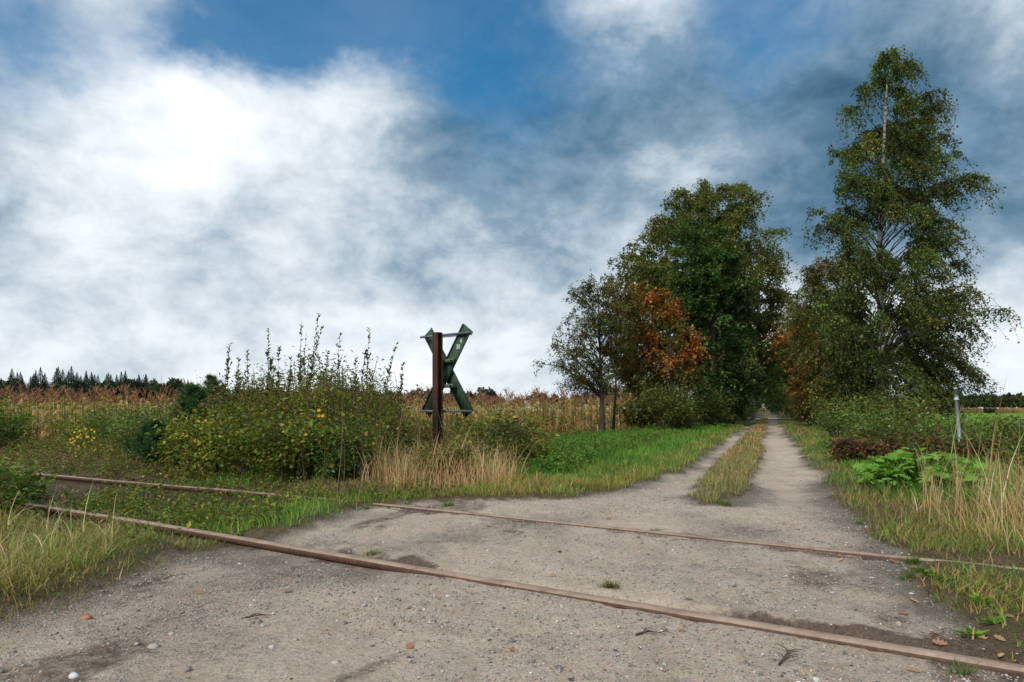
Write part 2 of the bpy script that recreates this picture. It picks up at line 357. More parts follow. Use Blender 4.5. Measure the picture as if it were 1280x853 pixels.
def zfun(x, y):
    x = np.asarray(x, float); y = np.asarray(y, float)
    l = lat(x, y); c = rc(x, y); s = rs(x, y)
    sd = road_sd(x, y); inside = sst(-.12, .06, sd)
    near = np.exp(-np.maximum(0, np.hypot(x, y - 4) - 6) / 6)
    z = -.42 * sst(3.0, 7.5, np.abs(l)) * sst(11, 17, y) - .3 * sst(14, 30, np.abs(x)) * sst(2, -20, y) * 0
    z = z + (1 - inside) * (.035 + .05 * fbm(x, y, 1.1, 4, 9)) * np.where(y > 40, 0, 1)
    z = z + inside * near * (.012 * fbm(x, y, 1.3, 3, 21) * sst(9, 4, y) + .017 * fbm(x, y, 6, 4, 22) * sst(10, 4, y) + .012 * np.abs(fbm(x, y, 17, 3, 23)) * sst(10, 4, y))
    rut = np.exp(-((l + .58) / .16) ** 2) + np.exp(-((l - .42) / .2) ** 2)
    z = z - .03 * rut * sst(5, 7, y)
    z = z + .02 * np.exp(-((l + .16) / .2) ** 2) * sst(5.4, 6.2, y)
    bed = sst(.1, .7, xl(np.minimum(y, 8.3)) - x) * np.exp(-((c - 3.25) / 1.15) ** 4)
    z = z - bed * (.115 + .06 * sst(3, 12, s))
    # open flangeways along the inner side of each rail
    g1 = np.exp(-((c - C_NEAR - .07) / .033) ** 2) * (.22 + 1.25 * sst(-.05, .35, fbm(s, 0 * s, .9, 3, 41) + .75 * np.exp(-((s + 1.55) / .5) ** 2) + .45 * np.exp(-((s - .15) / .4) ** 2)))
    g2 = np.exp(-((c - C_FAR + .07) / .03) ** 2) * .5 * sst(-.1, .4, fbm(s, 0 * s, 1.1, 3, 43))
    z = z - .06 * (g1 + g2) * (.6 + .8 * fbm(x, y, 9, 3, 46)) + .016 * np.exp(-((c - C_NEAR - .15) / .05) ** 2) * groove(s) * (.6 + 1.4 * fbm(x, y, 8, 3, 47)) + .016 * np.abs(fbm(x, y, 19, 3, 48)) * np.exp(-((c - C_NEAR - .11) / .1) ** 2) * groove(s)
    kk = np.exp(-((c - C_NEAR + .12) / .26) ** 4) * sst(1.9, 2.5, s) * sst(8, 6, s); z = z * (1 - kk) + kk * np.minimum(z, -.03)
    kk = np.exp(-((c - C_FAR + .1) / .22) ** 4) * sst(-1.4, -2.2, s); z = z * (1 - kk) + kk * np.minimum(z, -.025)
    # rail beds in the road stay under the rail heads
    for cc, zz in ((C_NEAR, near_z(s)), (C_FAR, far_z(s))):
        k = np.exp(-((c - cc) / .075) ** 4)
        z = z * (1 - k) + k * np.minimum(z, zz - .010 - .02 * (1 - inside))
    return z
def gp(x, y, dz=0.0):
    return np.stack([x, y, zfun(x, y) + dz], -1)

def axis(lo, hi, step, far_lo, far_hi, glo, ghi):
    a = list(np.arange(lo, hi, step)); st = step
    v = a[-1]
    while v < far_hi: st *= ghi; v += st; a.append(v)
    st = step; v = lo; b = []
    while v > far_lo: st *= glo; v -= st; b.append(v)
    return np.array(b[::-1] + a)
gx = axis(-2.5, 3.0, .024, -1600, 1600, 1.065, 1.065); gy = axis(1.6, 6.3, .024, -120, 2500, 1.16, 1.05)
X, Y = np.meshgrid(gx, gy)
Z = zfun(X, Y); SD = road_sd(X, Y)
nx, ny = len(gx), len(gy)
idx = np.arange(nx * ny).reshape(ny, nx)
quads = np.stack([idx[:-1, :-1], idx[:-1, 1:], idx[1:, 1:], idx[1:, :-1]], -1).reshape(-1, 4)
fx = (X[:-1, :-1] + X[1:, 1:]).ravel() / 2; fy = (Y[:-1, :-1] + Y[1:, 1:]).ravel() / 2
fsd = road_sd(fx, fy)
isroad = (fsd > -.03) & (fy < 900)
ismead = (lat(fx, fy) > 9 + .06 * fy) & (fy > 22) & (fy < 215)
C_ = rc(X, Y); S_ = rs(X, Y)
road_at = np.clip(.5 + SD / .24, 0, 1)
edge_d = np.clip(SD, 0, 1)
wheel = np.exp(-((lat(X, Y) + .55) / .3) ** 2) + np.exp(-((lat(X, Y) - .42) / .3) ** 2)
grit_at = np.clip(.5 * np.exp(-edge_d / .22) + .22 + .55 * fbm(X, Y, .9, 3, 55) - .28 * wheel, 0, 1)
rag = .5 + 1.1 * fbm(X, Y, 4.0, 3, 64)
dirt_at = 1.0 * np.exp(-((C_ - C_NEAR - .075) / .05) ** 2) * groove(S_) * (.35 + 1.3 * np.clip(rag, 0, 1)) + .45 * np.exp(-((C_ - C_NEAR - .10) / .10) ** 2) * rag + .30 * np.exp(-((C_ - C_NEAR + .06) / .05) ** 2) * rag + .5 * np.exp(-((C_ - C_FAR + .08) / .08) ** 2) * rag + .3 * np.exp(-((C_ - C_FAR - .06) / .05) ** 2) * rag + .40 * sst(.02, .42, fbm(lat(X, Y) * 1.5, (X * TT[0] + Y * TT[1]) * .55, 1.6, 5, 61)) * sst(12, 5, Y) + .12 * np.exp(-np.abs(SD) / .1)
bed_at = sst(.1, .7, xl(np.minimum(Y, 8.3)) - X) * np.exp(-((C_ - 3.25) / 1.15) ** 4)
dirt_at = dirt_at + .75 * bed_at; road_at = np.maximum(road_at, bed_at * .8)
Vg = np.stack([X, Y, Z], -1).reshape(-1, 3)
def sheet(name, mask, mat, label):
    q = quads[mask]; u, invx = np.unique(q, return_inverse=True)
    me = mesh_np(name, Vg[u], [invx.reshape(q.shape)], None, True)
    for nm, a in (('road', road_at), ('grit', grit_at), ('dirt', dirt_at)):
        at = me.attributes.new(nm, 'FLOAT', 'POINT'); at.data.foreach_set('value', a.ravel()[u].astype(np.float32))
    return tag(obj(name, me, mat), label, name.replace('_', ' '), kind='structure')
sheet('dirt_track', isroad, MAT['ground'], 'pale sandy gravel track crossing the rusty rails')
sheet('ground', ~isroad & ~ismead, MAT['ground'], 'brown soil ground under the grass and weeds')
sheet('meadow', ismead & ~isroad, MAT['meadow'], 'flat bright green meadow beyond the weeds')

# ------------------------------------------------------------------ rails
def make_rail(name, cc, zf, s0, s1, label):
    prof = A((-.031, 0), (-.027, .003), (.027, .003), (.031, 0), (.031, -.026), (.008, -.036), (.008, -.108), (.055, -.118), (.055, -.128), (-.055, -.128), (-.055, -.118), (-.008, -.108), (-.008, -.036), (-.031, -.026))
    s = np.arange(s0, s1, .2); k = len(prof)
    wob = fbm(s, s * 0, .35, 3, int(cc * 10)) * .009; zw = fbm(s, s * 0, .5, 3, 7 + int(cc * 10)) * .005
    P = RN[None] * (cc + wob)[:, None] + RU[None] * s[:, None]
    V = np.zeros((len(s), k, 3))
    V[:, :, :2] = P[:, None] + RN[None, None] * prof[None, :, 0, None]
    V[:, :, 2] = (zf(s) + zw)[:, None] + prof[None, :, 1]
    i = np.arange(len(s) - 1)[:, None] * k; j = np.arange(k)[None]; j2 = (j + 1) % k
    Fq = np.stack([i + j, i + k + j, i + k + j2, i + j2], -1).reshape(-1, 4)
    caps = np.array([np.arange(k), (len(s) - 1) * k + np.arange(k)[::-1]])
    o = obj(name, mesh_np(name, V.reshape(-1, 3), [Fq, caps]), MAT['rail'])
    return tag(o, label, 'rail', 'rails of the crossing')
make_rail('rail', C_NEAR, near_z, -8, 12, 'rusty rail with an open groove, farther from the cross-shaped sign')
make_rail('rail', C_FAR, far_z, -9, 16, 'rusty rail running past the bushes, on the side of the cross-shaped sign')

# ------------------------------------------------------------------ crossing sign seen from behind
def crossing_sign():
    a = A(.766, -.643, 0); up = A(0, 0, 1); nn = A(.643, .766, 0)
    bx, by = -1.03, 9.45; base = A(bx, by, float(zfun(bx, by)))
    root = empty('crossing_sign', base)
    tag(root, 'cross-shaped railway sign seen from behind, green blades on a rusty post', 'railway sign')
    def put(name, mb, mat, smooth=False, parent=root):
        me = mb.mesh(name, smooth)
        return obj(name, me, mat, parent)
    O = -base            # coordinates below are world minus base
    top = 1.815 - base[2]
    m = MB(); h = top / 2 + .15; cz = A(0, 0, top - h)
    # the post is a rolled H section
    m.box(cz, a * .004, nn * .04, up * h)
    m.box(cz + nn * .0455, a * .05, nn * .0055, up * h); m.box(cz - nn * .0455, a * .05, nn * .0055, up * h)
    # ragged flame-cut top
    put('post', m, MAT['rust'])
    m = MB(); m.box(A(0, 0, top + .004), a * .045, nn * .045, up * .006); put('post_cap', m, MAT['rust'])
    cc = nn * .16 + a * .012 + A(0, 0, 1.29 - base[2])
    def blade(sgn, off):
        d = nrm(a * .41 * sgn + up * .59); w = np.cross(nn, d); L = .72
        c = cc + nn * off; mb = MB()
        mb.box(c, d * L, w * .092, nn * .0025)
        mb.box(c - nn * .0145 + w * .0905, d * (L - .002), w * .0018, nn * .0115); mb.box(c - nn * .0145 - w * .0905, d * (L - .002), w * .0018, nn * .0115)
        o = put('blade', mb, MAT['green_paint']); return o, d, w, c
    b1, d1, w1, c1 = blade(1, 0.0)
    blade(-1, .036)
    # white figures painted on the blade
    for txt, al, sz in (('4', .50, .062), ('30', .405, .062)):
        cu = bpy.data.curves.new('number', 'FONT'); cu.body = txt; cu.size = sz * 1.35; cu.align_x = 'CENTER'; cu.align_y = 'CENTER'; cu.extrude = .0008; cu.offset = .0015
        tmp = bpy.data.objects.new('number_tmp', cu); COL.objects.link(tmp); bpy.context.view_layer.update()
        me = bpy.data.meshes.new_from_object(tmp.evaluated_get(bpy.context.evaluated_depsgraph_get()))
        bpy.data.objects.remove(tmp); bpy.data.curves.remove(cu)
        n = len(me.vertices); co = np.empty(n * 3, np.float32); me.vertices.foreach_get('co', co); co = co.reshape(-1, 3)
        pos = c1 + d1 * al - nn * .0045
        nv = pos + co[:, :1] * a * .85 + co[:, 1:2] * up - co[:, 2:3] * nn
        me.vertices.foreach_set('co', nv.astype(np.float32).ravel()); me.update()
        me.name = 'number'; obj('number', me, MAT['white'], b1)
    for nm, z, rr, dn, x0, x1 in (('pipe', 1.80, .0165, .125, -.50, .52), ('pipe', .735, .0165, .125, -.50, .52), ('thin_bar', 1.785, .009, .20, -.2, .44)):
        mb = MB(); q = nn * dn + A(0, 0, z - base[2]) + a * .02
        mb.tube([q + a * x0, q, q + a * x1], [rr] * 3, 10); put(nm, mb, MAT['pipe'], True)
    for z, x0, x1 in ((1.435, -.12, .215), (1.085, -.12, .20)):
        mb = MB(); q = nn * .105 + A(0, 0, z - base[2]) + a * (x0 + x1) / 2
        mb.box(q, a * (x1 - x0) / 2, nn * .003, up * .026); mb.box(q + nn * .022 + up * .0245, a * (x1 - x0) / 2, nn * .019, up * .003)
        br = put('bracket', mb, MAT['pale_green'])
        for xx in (x0 + .04, x1 - .03):
            mb = MB(); mb.tube([q * 0 + nn * .062 + A(0, 0, z - base[2]) + a * xx, nn * .103 + A(0, 0, z - base[2]) + a * xx], [.011, .011], 6); put('bolt', mb, MAT['rust'], parent=br)
    for s_ in (-1, 1):
        for z in (1.80, .735):
            mb = MB(); q = nn * .128 + A(0, 0, z - base[2]) + a * (.36 * s_ + .012)
            mb.box(q, a * .012, nn * .022, up * .028); put('clamp', mb, MAT['green_paint'])
crossing_sign()

# ------------------------------------------------------------------ grey marker post
def marker_post():
    x, y = 6.59, 10.0; z0 = float(zfun(x, y)) - .15
    root = empty('marker_post', (x, y, z0)); tag(root, 'leaning grey metal marker post standing in the red brambles', 'post')
    ax = A(-.075, .03, 1.06 - z0)
    mb = MB(); mb.tube([A(0, 0, 0), ax * .5, ax], [.023, .023, .023], 14); obj('pole', mb.mesh('pole', True), MAT['galv'], root)
    mb = MB(); u = nrm(ax); p = ax * .86
    mb.tube([p, p + u * .09], [.032, .032], 14); cl = obj('clamp', mb.mesh('clamp'), MAT['galv'], root)
    mb = MB(); mb.tube([p + u * .045 + A(-.06, -.01, 0), p + u * .045 + A(-.03, -.01, 0)], [.01, .01], 6); obj('bolt', mb.mesh('bolt'), MAT['rust'], cl)
    mb = MB(); mb.tube([ax, ax + u * .012, ax + u * .03], [.026, .026, .014], 14); obj('cap', mb.mesh('cap'), MAT['galv'], root)
marker_post()

# ------------------------------------------------------------------ stones and gravel
ICO = None
def ico():
    global ICO
    if ICO is None:
        t = (1 + 5 ** .5) / 2
        v = nrm(A((-1, t, 0), (1, t, 0), (-1, -t, 0), (1, -t, 0), (0, -1, t), (0, 1, t), (0, -1, -t), (0, 1, -t), (t, 0, -1), (t, 0, 1), (-t, 0, -1), (-t, 0, 1)))
        f = np.array([(0, 11, 5), (0, 5, 1), (0, 1, 7), (0, 7, 10), (0, 10, 11), (1, 5, 9), (5, 11, 4), (11, 10, 2), (10, 7, 6), (7, 1, 8), (3, 9, 4), (3, 4, 2), (3, 2, 6), (3, 6, 8), (3, 8, 9), (4, 9, 5), (2, 4, 11), (6, 2, 10), (8, 6, 7), (9, 8, 1)])
        ICO = v, f
    return ICO
OCT = (A((1, 0, 0), (-1, 0, 0), (0, 1, 0), (0, -1, 0), (0, 0, 1), (0, 0, -1)), np.array([(0, 2, 4), (2, 1, 4), (1, 3, 4), (3, 0, 4), (2, 0, 5), (1, 2, 5), (3, 1, 5), (0, 3, 5)]))
def rotz(n):
    a = rng.uniform(0, 2 * np.pi, n); b = rng.normal(0, .5, n)
    ca, sa, cb, sb = np.cos(a), np.sin(a), np.cos(b), np.sin(b)
    M = np.zeros((n, 3, 3)); M[:, 0] = np.stack([ca, -sa * cb, sa * sb], -1); M[:, 1] = np.stack([sa, ca * cb, -ca * sb], -1); M[:, 2] = np.stack([0 * ca, sb, cb], -1)
    return M
STONE_C = [(.20, .19, .18), (.29, .27, .25), (.40, .37, .335), (.10, .10, .102), (.60, .58, .54), (.32, .18, .125), (.44, .35, .28)]
STONE_W = [3, 5, 6, .9, .4, .7, 5]
def stones(P, size, tm):
    tv, tf = tm; n = len(P)
    V = tv[None] * (1 + rng.normal(0, .16, (n, len(tv), 1))) * (size[:, None] * rng.uniform(.6, 1.25, (n, 3)) * A(1, .85, .55))[:, None, :]
    V = np.einsum('nij,nkj->nki', rotz(n), V) + P[:, None]
    Fc = (tf[None] + np.arange(n)[:, None, None] * len(tv)).reshape(-1, 3)
    return V.reshape(-1, 3), [Fc], np.repeat(pal(n, STONE_C, STONE_W, .2), len(tv), axis=0)
def road_points(n, y0, y1, thr=0.0, clump=True):
    y = np.exp(rng.uniform(np.log(y0), np.log(y1), n)); x = rng.uniform(-2.4, 3.6, n) * np.maximum(1, y / 5)
    sd = road_sd(x, y); d = np.clip(.35 + 1.6 * fbm(x, y, 1.1, 4, 71) + .5 * np.exp(-np.clip(sd, 0, 2) / .25), 0.04, 1)
    k = (sd > thr) & (rng.random(n) < (d if clump else 1)) & (np.abs(rc(x, y) - C_NEAR) > .05) & (np.abs(rc(x, y) - C_FAR) > .05) & ((rc(x, y) < C_NEAR) | (rc(x, y) > C_NEAR + .22) | (rng.random(n) < .12))
    return x[k], y[k]
mb = MB()
x, y = road_points(130000, 1.4, 9); sz = rng.gamma(2.2, .0011, len(x)) + .0016
mb.add(*stones(gp(x, y, 0) + A(0, 0, 1) * sz[:, None] * .2, sz, OCT))
x, y = road_points(2200, 1.5, 8); sz = rng.gamma(1.6, .0018, len(x)) + .0038
mb.add(*stones(gp(x, y, 0) + A(0, 0, 1) * sz[:, None] * .15, sz, ico()))
tag(obj('gravel', mb.mesh('gravel'), MAT['stone']), 'small loose gravel scattered over the track', 'gravel', kind='stuff')

def ground_at(px, py): d = EYE * F / (py - 512); return (px - 640) / F * d, d
def stone(px, py, r, col, label):
    x, y = ground_at(px, py); tv, tf = ico()
    v = tv * (1 + rng.normal(0, .16, (12, 1))) * r * A(1.15, .8, .5)
    me = mesh_np('stone', v, [tf], np.tile(col, (12, 1)) * rng.uniform(.85, 1.15, (12, 1)))
    o = obj('stone', me, MAT['stone'], None, (x, y, float(zfun(x, y)) + r * .12)); o.rotation_euler = (0, 0, rng.uniform(0, 6))
    tag(o, label, 'stone', 'larger stones on the track')
stone(108, 773, .021, (.45, .19, .09), 'orange brick chip lying on the track near the grass bank')
stone(192, 808, .022, (.42, .38, .33), 'flat pale stone lying in the sandy wheel mark')
stone(92, 848, .02, (.62, .62, .6), 'white stone lying among dark gravel')
for px, py, r in ((1020, 848, .014), (822, 770, .014), (218, 722, .012), (330, 742, .012), (300, 700, .011), (520, 720, .012), (560, 745, .013), (640, 716, .012), (700, 690, .012), (730, 705, .012), (610, 690, .011), (455, 760, .013), (340, 810, .013), (420, 826, .014), (640, 800, .013), (700, 835, .013), (900, 830, .013), (930, 745, .012), (1040, 740, .012), (1010, 770, .012)):
    stone(px, py, r, pal(1, STONE_C[:5], [2, 3, 4, 1, 4])[0], 'small pale grey stone lying loose on the sandy track')

# fallen leaves
OAK = [(0, 0), (.12, .05), (.2, .22), (.32, .14), (.42, .34), (.55, .18), (.66, .36), (.78, .16), (.9, .2), (1, 0)]
def leaf_mesh():
    up = [(x, y) for x, y in OAK]; mid = [(x, 0) for x, _ in OAK]; lo = [(x, -y) for x, y in OAK]; k = len(OAK)
    c = rng.uniform(.25, .6)
    V = [(x - .5, y, .35 * c * (x - .5) ** 2 + 1.0 * c * y * y) for x, y in up] + [(x - .5, 0, .35 * c * (x - .5) ** 2 - .01) for x, y in mid] + [(x - .5, y, .35 * c * (x - .5) ** 2 + 1.2 * c * y * y) for x, y in lo]
    Fq = [(k + i, k + i + 1, i + 1, i) for i in range(k - 1)] + [(2 * k + i, 2 * k + i + 1, k + i + 1, k + i) for i in range(k - 1)]
    col = pal(1, [(.46, .29, .17), (.54, .36, .22), (.42, .19, .09), (.34, .22, .13)], [3, 2, .8, 1.4])[0]
    return mesh_np('fallen_leaf', A(*V), [np.array(Fq)], np.tile(col, (3 * k, 1)))
LEAFM = [leaf_mesh() for _ in range(9)]
spots = [(1003 * 0 + 852, 789), (810, 694), (798, 674), (1070, 763), (860, 752), (1143, 753), (1168, 795), (1190, 822), (1142, 838), (1262, 790), (1272, 785), (1240, 772), (1060, 796), (640, 812), (455, 690), (360, 742), (610, 658), (1075, 690), (1088, 684), (870, 706), (710, 742), (690, 720), (1210, 800), (1225, 806), (1155, 728), (1218, 742), (1236, 746), (1130, 770), (512, 806), (250, 742), (400, 716), (980, 655), (1050, 700), (760, 650), (1000, 690), (1250, 812)]
for k, (px, py) in enumerate(spots):
    x, y = ground_at(px, py); o = obj('fallen_leaf', LEAFM[k % 9], MAT['leaf'], None, (x, y, float(zfun(x, y)) + .006))
    s = rng.uniform(.03, .046); o.scale = (s, s, s * 1.2); o.rotation_euler = (rng.normal(0, .25), rng.normal(0, .25), rng.uniform(0, 6.28))
    road_ = float(road_sd(np.array(x), np.array(y))) > 0
    tag(o, 'dry tan fallen leaf lying on the bare gravel' if road_ else 'dry tan fallen leaf lying in the grass edge', 'leaf', 'fallen leaves')

for k in range(46):
    y = rng.uniform(1.95, 3.5); x = float(xr(np.array(y))) + rng.uniform(-.1, 1.1)
    if abs(float(rc(x, y)) - C_NEAR) < .06 or abs(float(rc(x, y)) - C_FAR) < .06 or x / y > .78: continue
    o = obj('fallen_leaf', LEAFM[k % 9], MAT['leaf'], None, (x, y, float(zfun(x, y)) + .008)); sq = rng.uniform(.03, .05); o.scale = (sq, sq, sq * 1.3)
    o.rotation_euler = (rng.normal(0, .4), rng.normal(0, .4), rng.uniform(0, 6.28)); tag(o, 'dry tan fallen leaf lying in the grass edge', 'leaf', 'fallen leaves')
# dead twigs
def twig(px, py, n, L, label):
    x, y = ground_at(px, py); m = MB()
    a0 = rng.uniform(.2, .9); t = np.linspace(0, 1, 7); cv = rng.normal(0, .35)
    def arm(p, a, l, r):
        P = np.stack([p[0] + np.cos(a + cv * t) * l * t, p[1] + np.sin(a + cv * t) * l * t, p[2] + .006 * np.sin(t * 3)], -1)
        m.tube(P, np.linspace(r, r * .3, 7), 5); return P
    St = arm(A(-L * .5, -L * .2, .004), a0, L, .004)
    for k in range(n): arm(St[rng.integers(1, 6)], a0 + rng.choice([-1, 1]) * rng.uniform(.35, 1.0), L * rng.uniform(.15, .5), .0022)
    o = obj('dead_twig', m.mesh('dead_twig', True), MAT['twig'], None, (x, y, float(zfun(x, y))))
    tag(o, label, 'twig', 'dead twigs on the track')
twig(1000, 828, 9, .15, 'tangled dead root lying on sand beside the near rail groove')
twig(812, 792, 5, .1, 'small forked dead twig on the gravel beside a tan leaf')
twig(325, 775, 4, .09, 'dark twig scrap lying in a dark soil patch')

# ------------------------------------------------------------------ grass
G_YEL = [(.20, .19, .05), (.13, .17, .04), (.085, .15, .03), (.30, .24, .10)]
G_GRN = [(.05, .13, .018), (.075, .18, .025), (.10, .19, .03)]
G_DRY = [(.40, .29, .15), (.50, .37, .21), (.33, .21, .11), (.27, .16, .08)]
def scatter(n, x0, x1, y0, y1, fn, logy=True):
    y = np.exp(rng.uniform(np.log(y0), np.log(y1), n)) if logy else rng.uniform(y0, y1, n)
    x = rng.uniform(x0, x1, n) if not callable(x0) else x0(y) + (x1(y) - x0(y)) * rng.random(n)
    k = rng.random(n) < fn(x, y); return x[k], y[k]
def grass(mb, x, y, h, w, cs, ws=None, lean=.45, droop=.3, hj=.35, tip=None, K=3, tuft=0):
    n = len(x)
    if n == 0: return
    if tuft:
        x = np.repeat(x, tuft) + rng.normal(0, .02, n * tuft); y = np.repeat(y, tuft) + rng.normal(0, .02, n * tuft); n = n * tuft
    P = gp(x, y, -.01); d = np.hypot(x, y)
    hh = h * np.clip(1 + rng.normal(0, hj, n), .25, 2) * (1 + .6 * fbm(x, y, 1.6, 3, 91)); ww = w * 1.35 * np.clip(d / 6, 1, 4) * rng.uniform(.6, 1.3, n)
    c = pal(n, cs, ws) * 1.4; tp = None if tip is None else pal(n, tip) * 1.25
    pt = np.clip(fbm(x, y, 1.1, 3, 131) * 2.2, -1, 1)[:, None]; pt2 = np.clip(fbm(x, y, 3.5, 2, 132) * 1.5, -1, 1)[:, None]
    c = np.clip(c * (1 + .28 * pt * A(1.0, -.15, .3)) * (1 + .3 * pt2), .004, .85)
    mb.add(*blades(P, hh, ww, rng.uniform(0, 6.283, n), lean * rng.uniform(.2, 1.4, n), droop * rng.uniform(0, 1.3, n), c, tp, K))
railclear = lambda x, y: (np.abs(rc(x, y) - C_NEAR) > .06) & (np.abs(rc(x, y) - C_FAR) > .06)
out = lambda x, y: road_sd(x, y) < rng.normal(-.04, .05, len(x))
MIXG = [(.22, .20, .055), (.14, .18, .04), (.09, .16, .03), (.33, .26, .11), (.22, .15, .07)]
def stuff(name, mb, label, cat='grass', mat='grass'):
    return tag(obj(name, mb.mesh(name), MAT[mat]), label, cat, kind='stuff')
# left bank in front of the rails
m = MB()
f = lambda x, y: out(x, y) & (rc(x, y) < C_NEAR - .04) & (x < 0)
x, y = scatter(42000, lambda y: -1.1 - .9 * y, lambda y: xl(y) + .1, 1.6, 6.5, f)
sdv = -road_sd(x, y)
grass(m, x[sdv < .25], y[sdv < .25], .055, .0035, MIXG, [3, 3, 3, 2, 3], .9, .5)
k = sdv >= .15
low_ = np.where((rc(x, y) > C_NEAR - .4) & (((rs(x, y) > 2.2) & (rs(x, y) < 4.3)) | ((rs(x, y) > 4.9) & (rs(x, y) < 5.8))), 0.0, 1.0); k = k & (rng.random(len(x)) < .75 + .25 * low_)
grass(m, x[k], y[k], .085 * (.5 + .5 * low_[k]), .0042, MIXG, [3, 4, 4, 3, 1.6], .8, .5, hj=.5, tip=[(.38, .29, .13), (.2, .22, .06)])
x, y = scatter(2200, lambda y: -1.1 - .9 * y, lambda y: xl(y) - .35, 2.2, 6.5, lambda x, y: f(x, y) & (rc(x, y) < C_NEAR - .5) & (fbm(x, y, 1.4, 3, 8) > 0))
grass(m, x, y, .22, .004, G_DRY, None, .8, .5, K=4)
# tongue of grass between the rails
f = lambda x, y: out(x, y) & (rc(x, y) > C_NEAR + .1) & (rc(x, y) < C_FAR + .4) & railclear(x, y) & (rng.random(len(x)) < np.clip(1.15 - (xl(y) - x) * .55, .12, 1))
x, y = scatter(16000, lambda y: xl(y) - 3.2, lambda y: xl(y) + .12, 4.2, 7.5, f)
grass(m, x, y, .10, .0042, [(.16, .22, .04), (.10, .2, .03), (.24, .22, .06)], None, .6, .4)
stuff('bank_grass', m, 'ragged yellow green grass bank beside the rails and gravel')
# verge left of the track, beyond the rails
m = MB()
f = lambda x, y: out(x, y) & (rc(x, y) > C_FAR + .08)
x, y = scatter(36000, lambda y: xl(y) - np.minimum(.35 + .12 * y, 2.2), lambda y: xl(y) + .12, 5.3, 40, f)
grass(m, x, y, .085, .0042, [(.18, .21, .045), (.11, .19, .03), (.26, .21, .07), (.24, .16, .06)], [4, 4, 2, 1], .6, .4)
x, y = scatter(30000, lambda y: TO[0] + .377 * y - 6, lambda y: TO[0] + .377 * y - 1.4, 7.0, 30, lambda x, y: lat(x, y) > -6)
grass(m, x, y, .13, .005, [(.06, .17, .02), (.085, .2, .028), (.13, .21, .035)], None, .6, .4)
x, y = scatter(12000, lambda y: xl(np.minimum(y, 5.6)) - 3.4, lambda y: xl(np.minimum(y, 5.6)) + .5, 5.0, 9.0, lambda x, y: (rc(x, y) > C_FAR + .06) & (rc(x, y) < C_FAR + 1.0) & (road_sd(x, y) < -.03) & (x < .1))
grass(m, x, y, .075, .0042, [(.16, .2, .04), (.10, .17, .03), (.26, .21, .08), (.2, .13, .05)], None, .7, .4)
stuff('verge_grass', m, 'green grass verge between track and maize field')
# straw coloured grass round the sign
m = MB()
def ell(cx, cy, rx, ry): return lambda x, y: ((((x - cx) / rx) ** 2 + ((y - cy) / ry) ** 2) < rng.uniform(.45, 1.25, len(x))) & (road_sd(x, y) < -.12) & railclear(x, y)
x, y = scatter(9500, -2.2, .7, 5.6, 8.8, ell(-.72, 6.95, .82, .7))
grass(m, x, y, .36, .0042, G_DRY, [3, 3, 2, 1.6], .5, .35, K=4, tip=[(.52, .37, .22), (.45, .27, .14)])
x, y = scatter(5000, -.2, 2.0, 5.7, 8.0, lambda x, y: (road_sd(x, y) < -.2) & (road_sd(x, y) > -.8))
grass(m, x, y, .10, .0045, G_DRY + [(.15, .19, .04), (.12, .2, .03)], [1, 1, 2, 2, 5, 4], .6, .35)
stuff('straw_grass', m, 'tall straw coloured dry grass around the sign post', 'grass')
# middle strip of the track
m = MB()
f = lambda x, y: (lat(x, y) > -.5) & (lat(x, y) < .2) & (road_sd(x, y) < -.01)
x, y = scatter(26000, lambda y: TO[0] + .377 * y - .6, lambda y: TO[0] + .377 * y + .3, 5.3, 60, f)
grass(m, x, y, .075, .004, [(.27, .20, .08), (.18, .17, .05), (.35, .25, .13), (.12, .16, .03), (.22, .14, .07)], [4, 2, 4, 1.2, 1.6], .5, .3)
stuff('strip_grass', m, 'dry grass strip between the two wheel tracks')
# right verge
m = MB()
f = lambda x, y: out(x, y) & (rc(x, y) > C_FAR + .1)
x, y = scatter(36000, lambda y: xr(y) - .1, lambda y: xr(y) + np.minimum(.9 + .15 * y, 4), 3.4, 45, f)
grass(m, x, y, .075, .0042, [(.16, .2, .04), (.10, .19, .03), (.25, .2, .08), (.22, .15, .075)], [4, 4, 2.5, 1.6], .6, .4)
x, y = scatter(16000, lambda y: xr(y) + .35, lambda y: xr(y) + 2.2, 5.2, 16, lambda x, y: sst(-.1, .25, fbm(x, y, .7, 2, 33) + .15))
grass(m, x, y, .15, .005, [(.07, .19, .025), (.10, .23, .03), (.15, .24, .045)], None, .7, .5)
x, y = scatter(9000, 1.9, 5.0, 2.0, 5.0, lambda x, y: (rc(x, y) > C_FAR + .04) & (rc(x, y) < C_FAR + .9) & (road_sd(x, y) < -.12))
grass(m, x, y, .07, .004, [(.16, .2, .045), (.28, .2, .09), (.10, .17, .03), (.24, .16, .08)], None, .8, .5)
# patch between the rails on the right
f = lambda x, y: out(x, y) & railclear(x, y) & (rc(x, y) < C_FAR - .04) & ((rc(x, y) < C_FAR - .3) | (rng.random(len(x)) < .2))
x, y = scatter(24000, lambda y: xr(y) - .10, lambda y: xr(y) + 1.6, 1.75, 3.9, f)
kk = rng.random(len(x)) < .55 + 1.2 * fbm(x, y, 2.2, 3, 77)
grass(m, x[kk], y[kk], .05, .004, [(.10, .19, .03), (.16, .22, .045), (.28, .22, .08), (.24, .16, .07)], [4, 3, 2, 1], .8, .5)
stuff('right_verge_grass', m, 'green and rusty brown grass verge beside the meadow side of the track').name = 'meadow_verge_grass'
m = MB()
x, y = scatter(5200, 1.9, 5.5, 3.2, 7.2, lambda x, y: (road_sd(x, y) < -.3) & (rc(x, y) > C_FAR + .12) & (rng.random(len(x)) < .65 + fbm(x, y, 1.3, 3, 12)) & ((x / y > .61) | (rng.random(len(x)) < .25)))
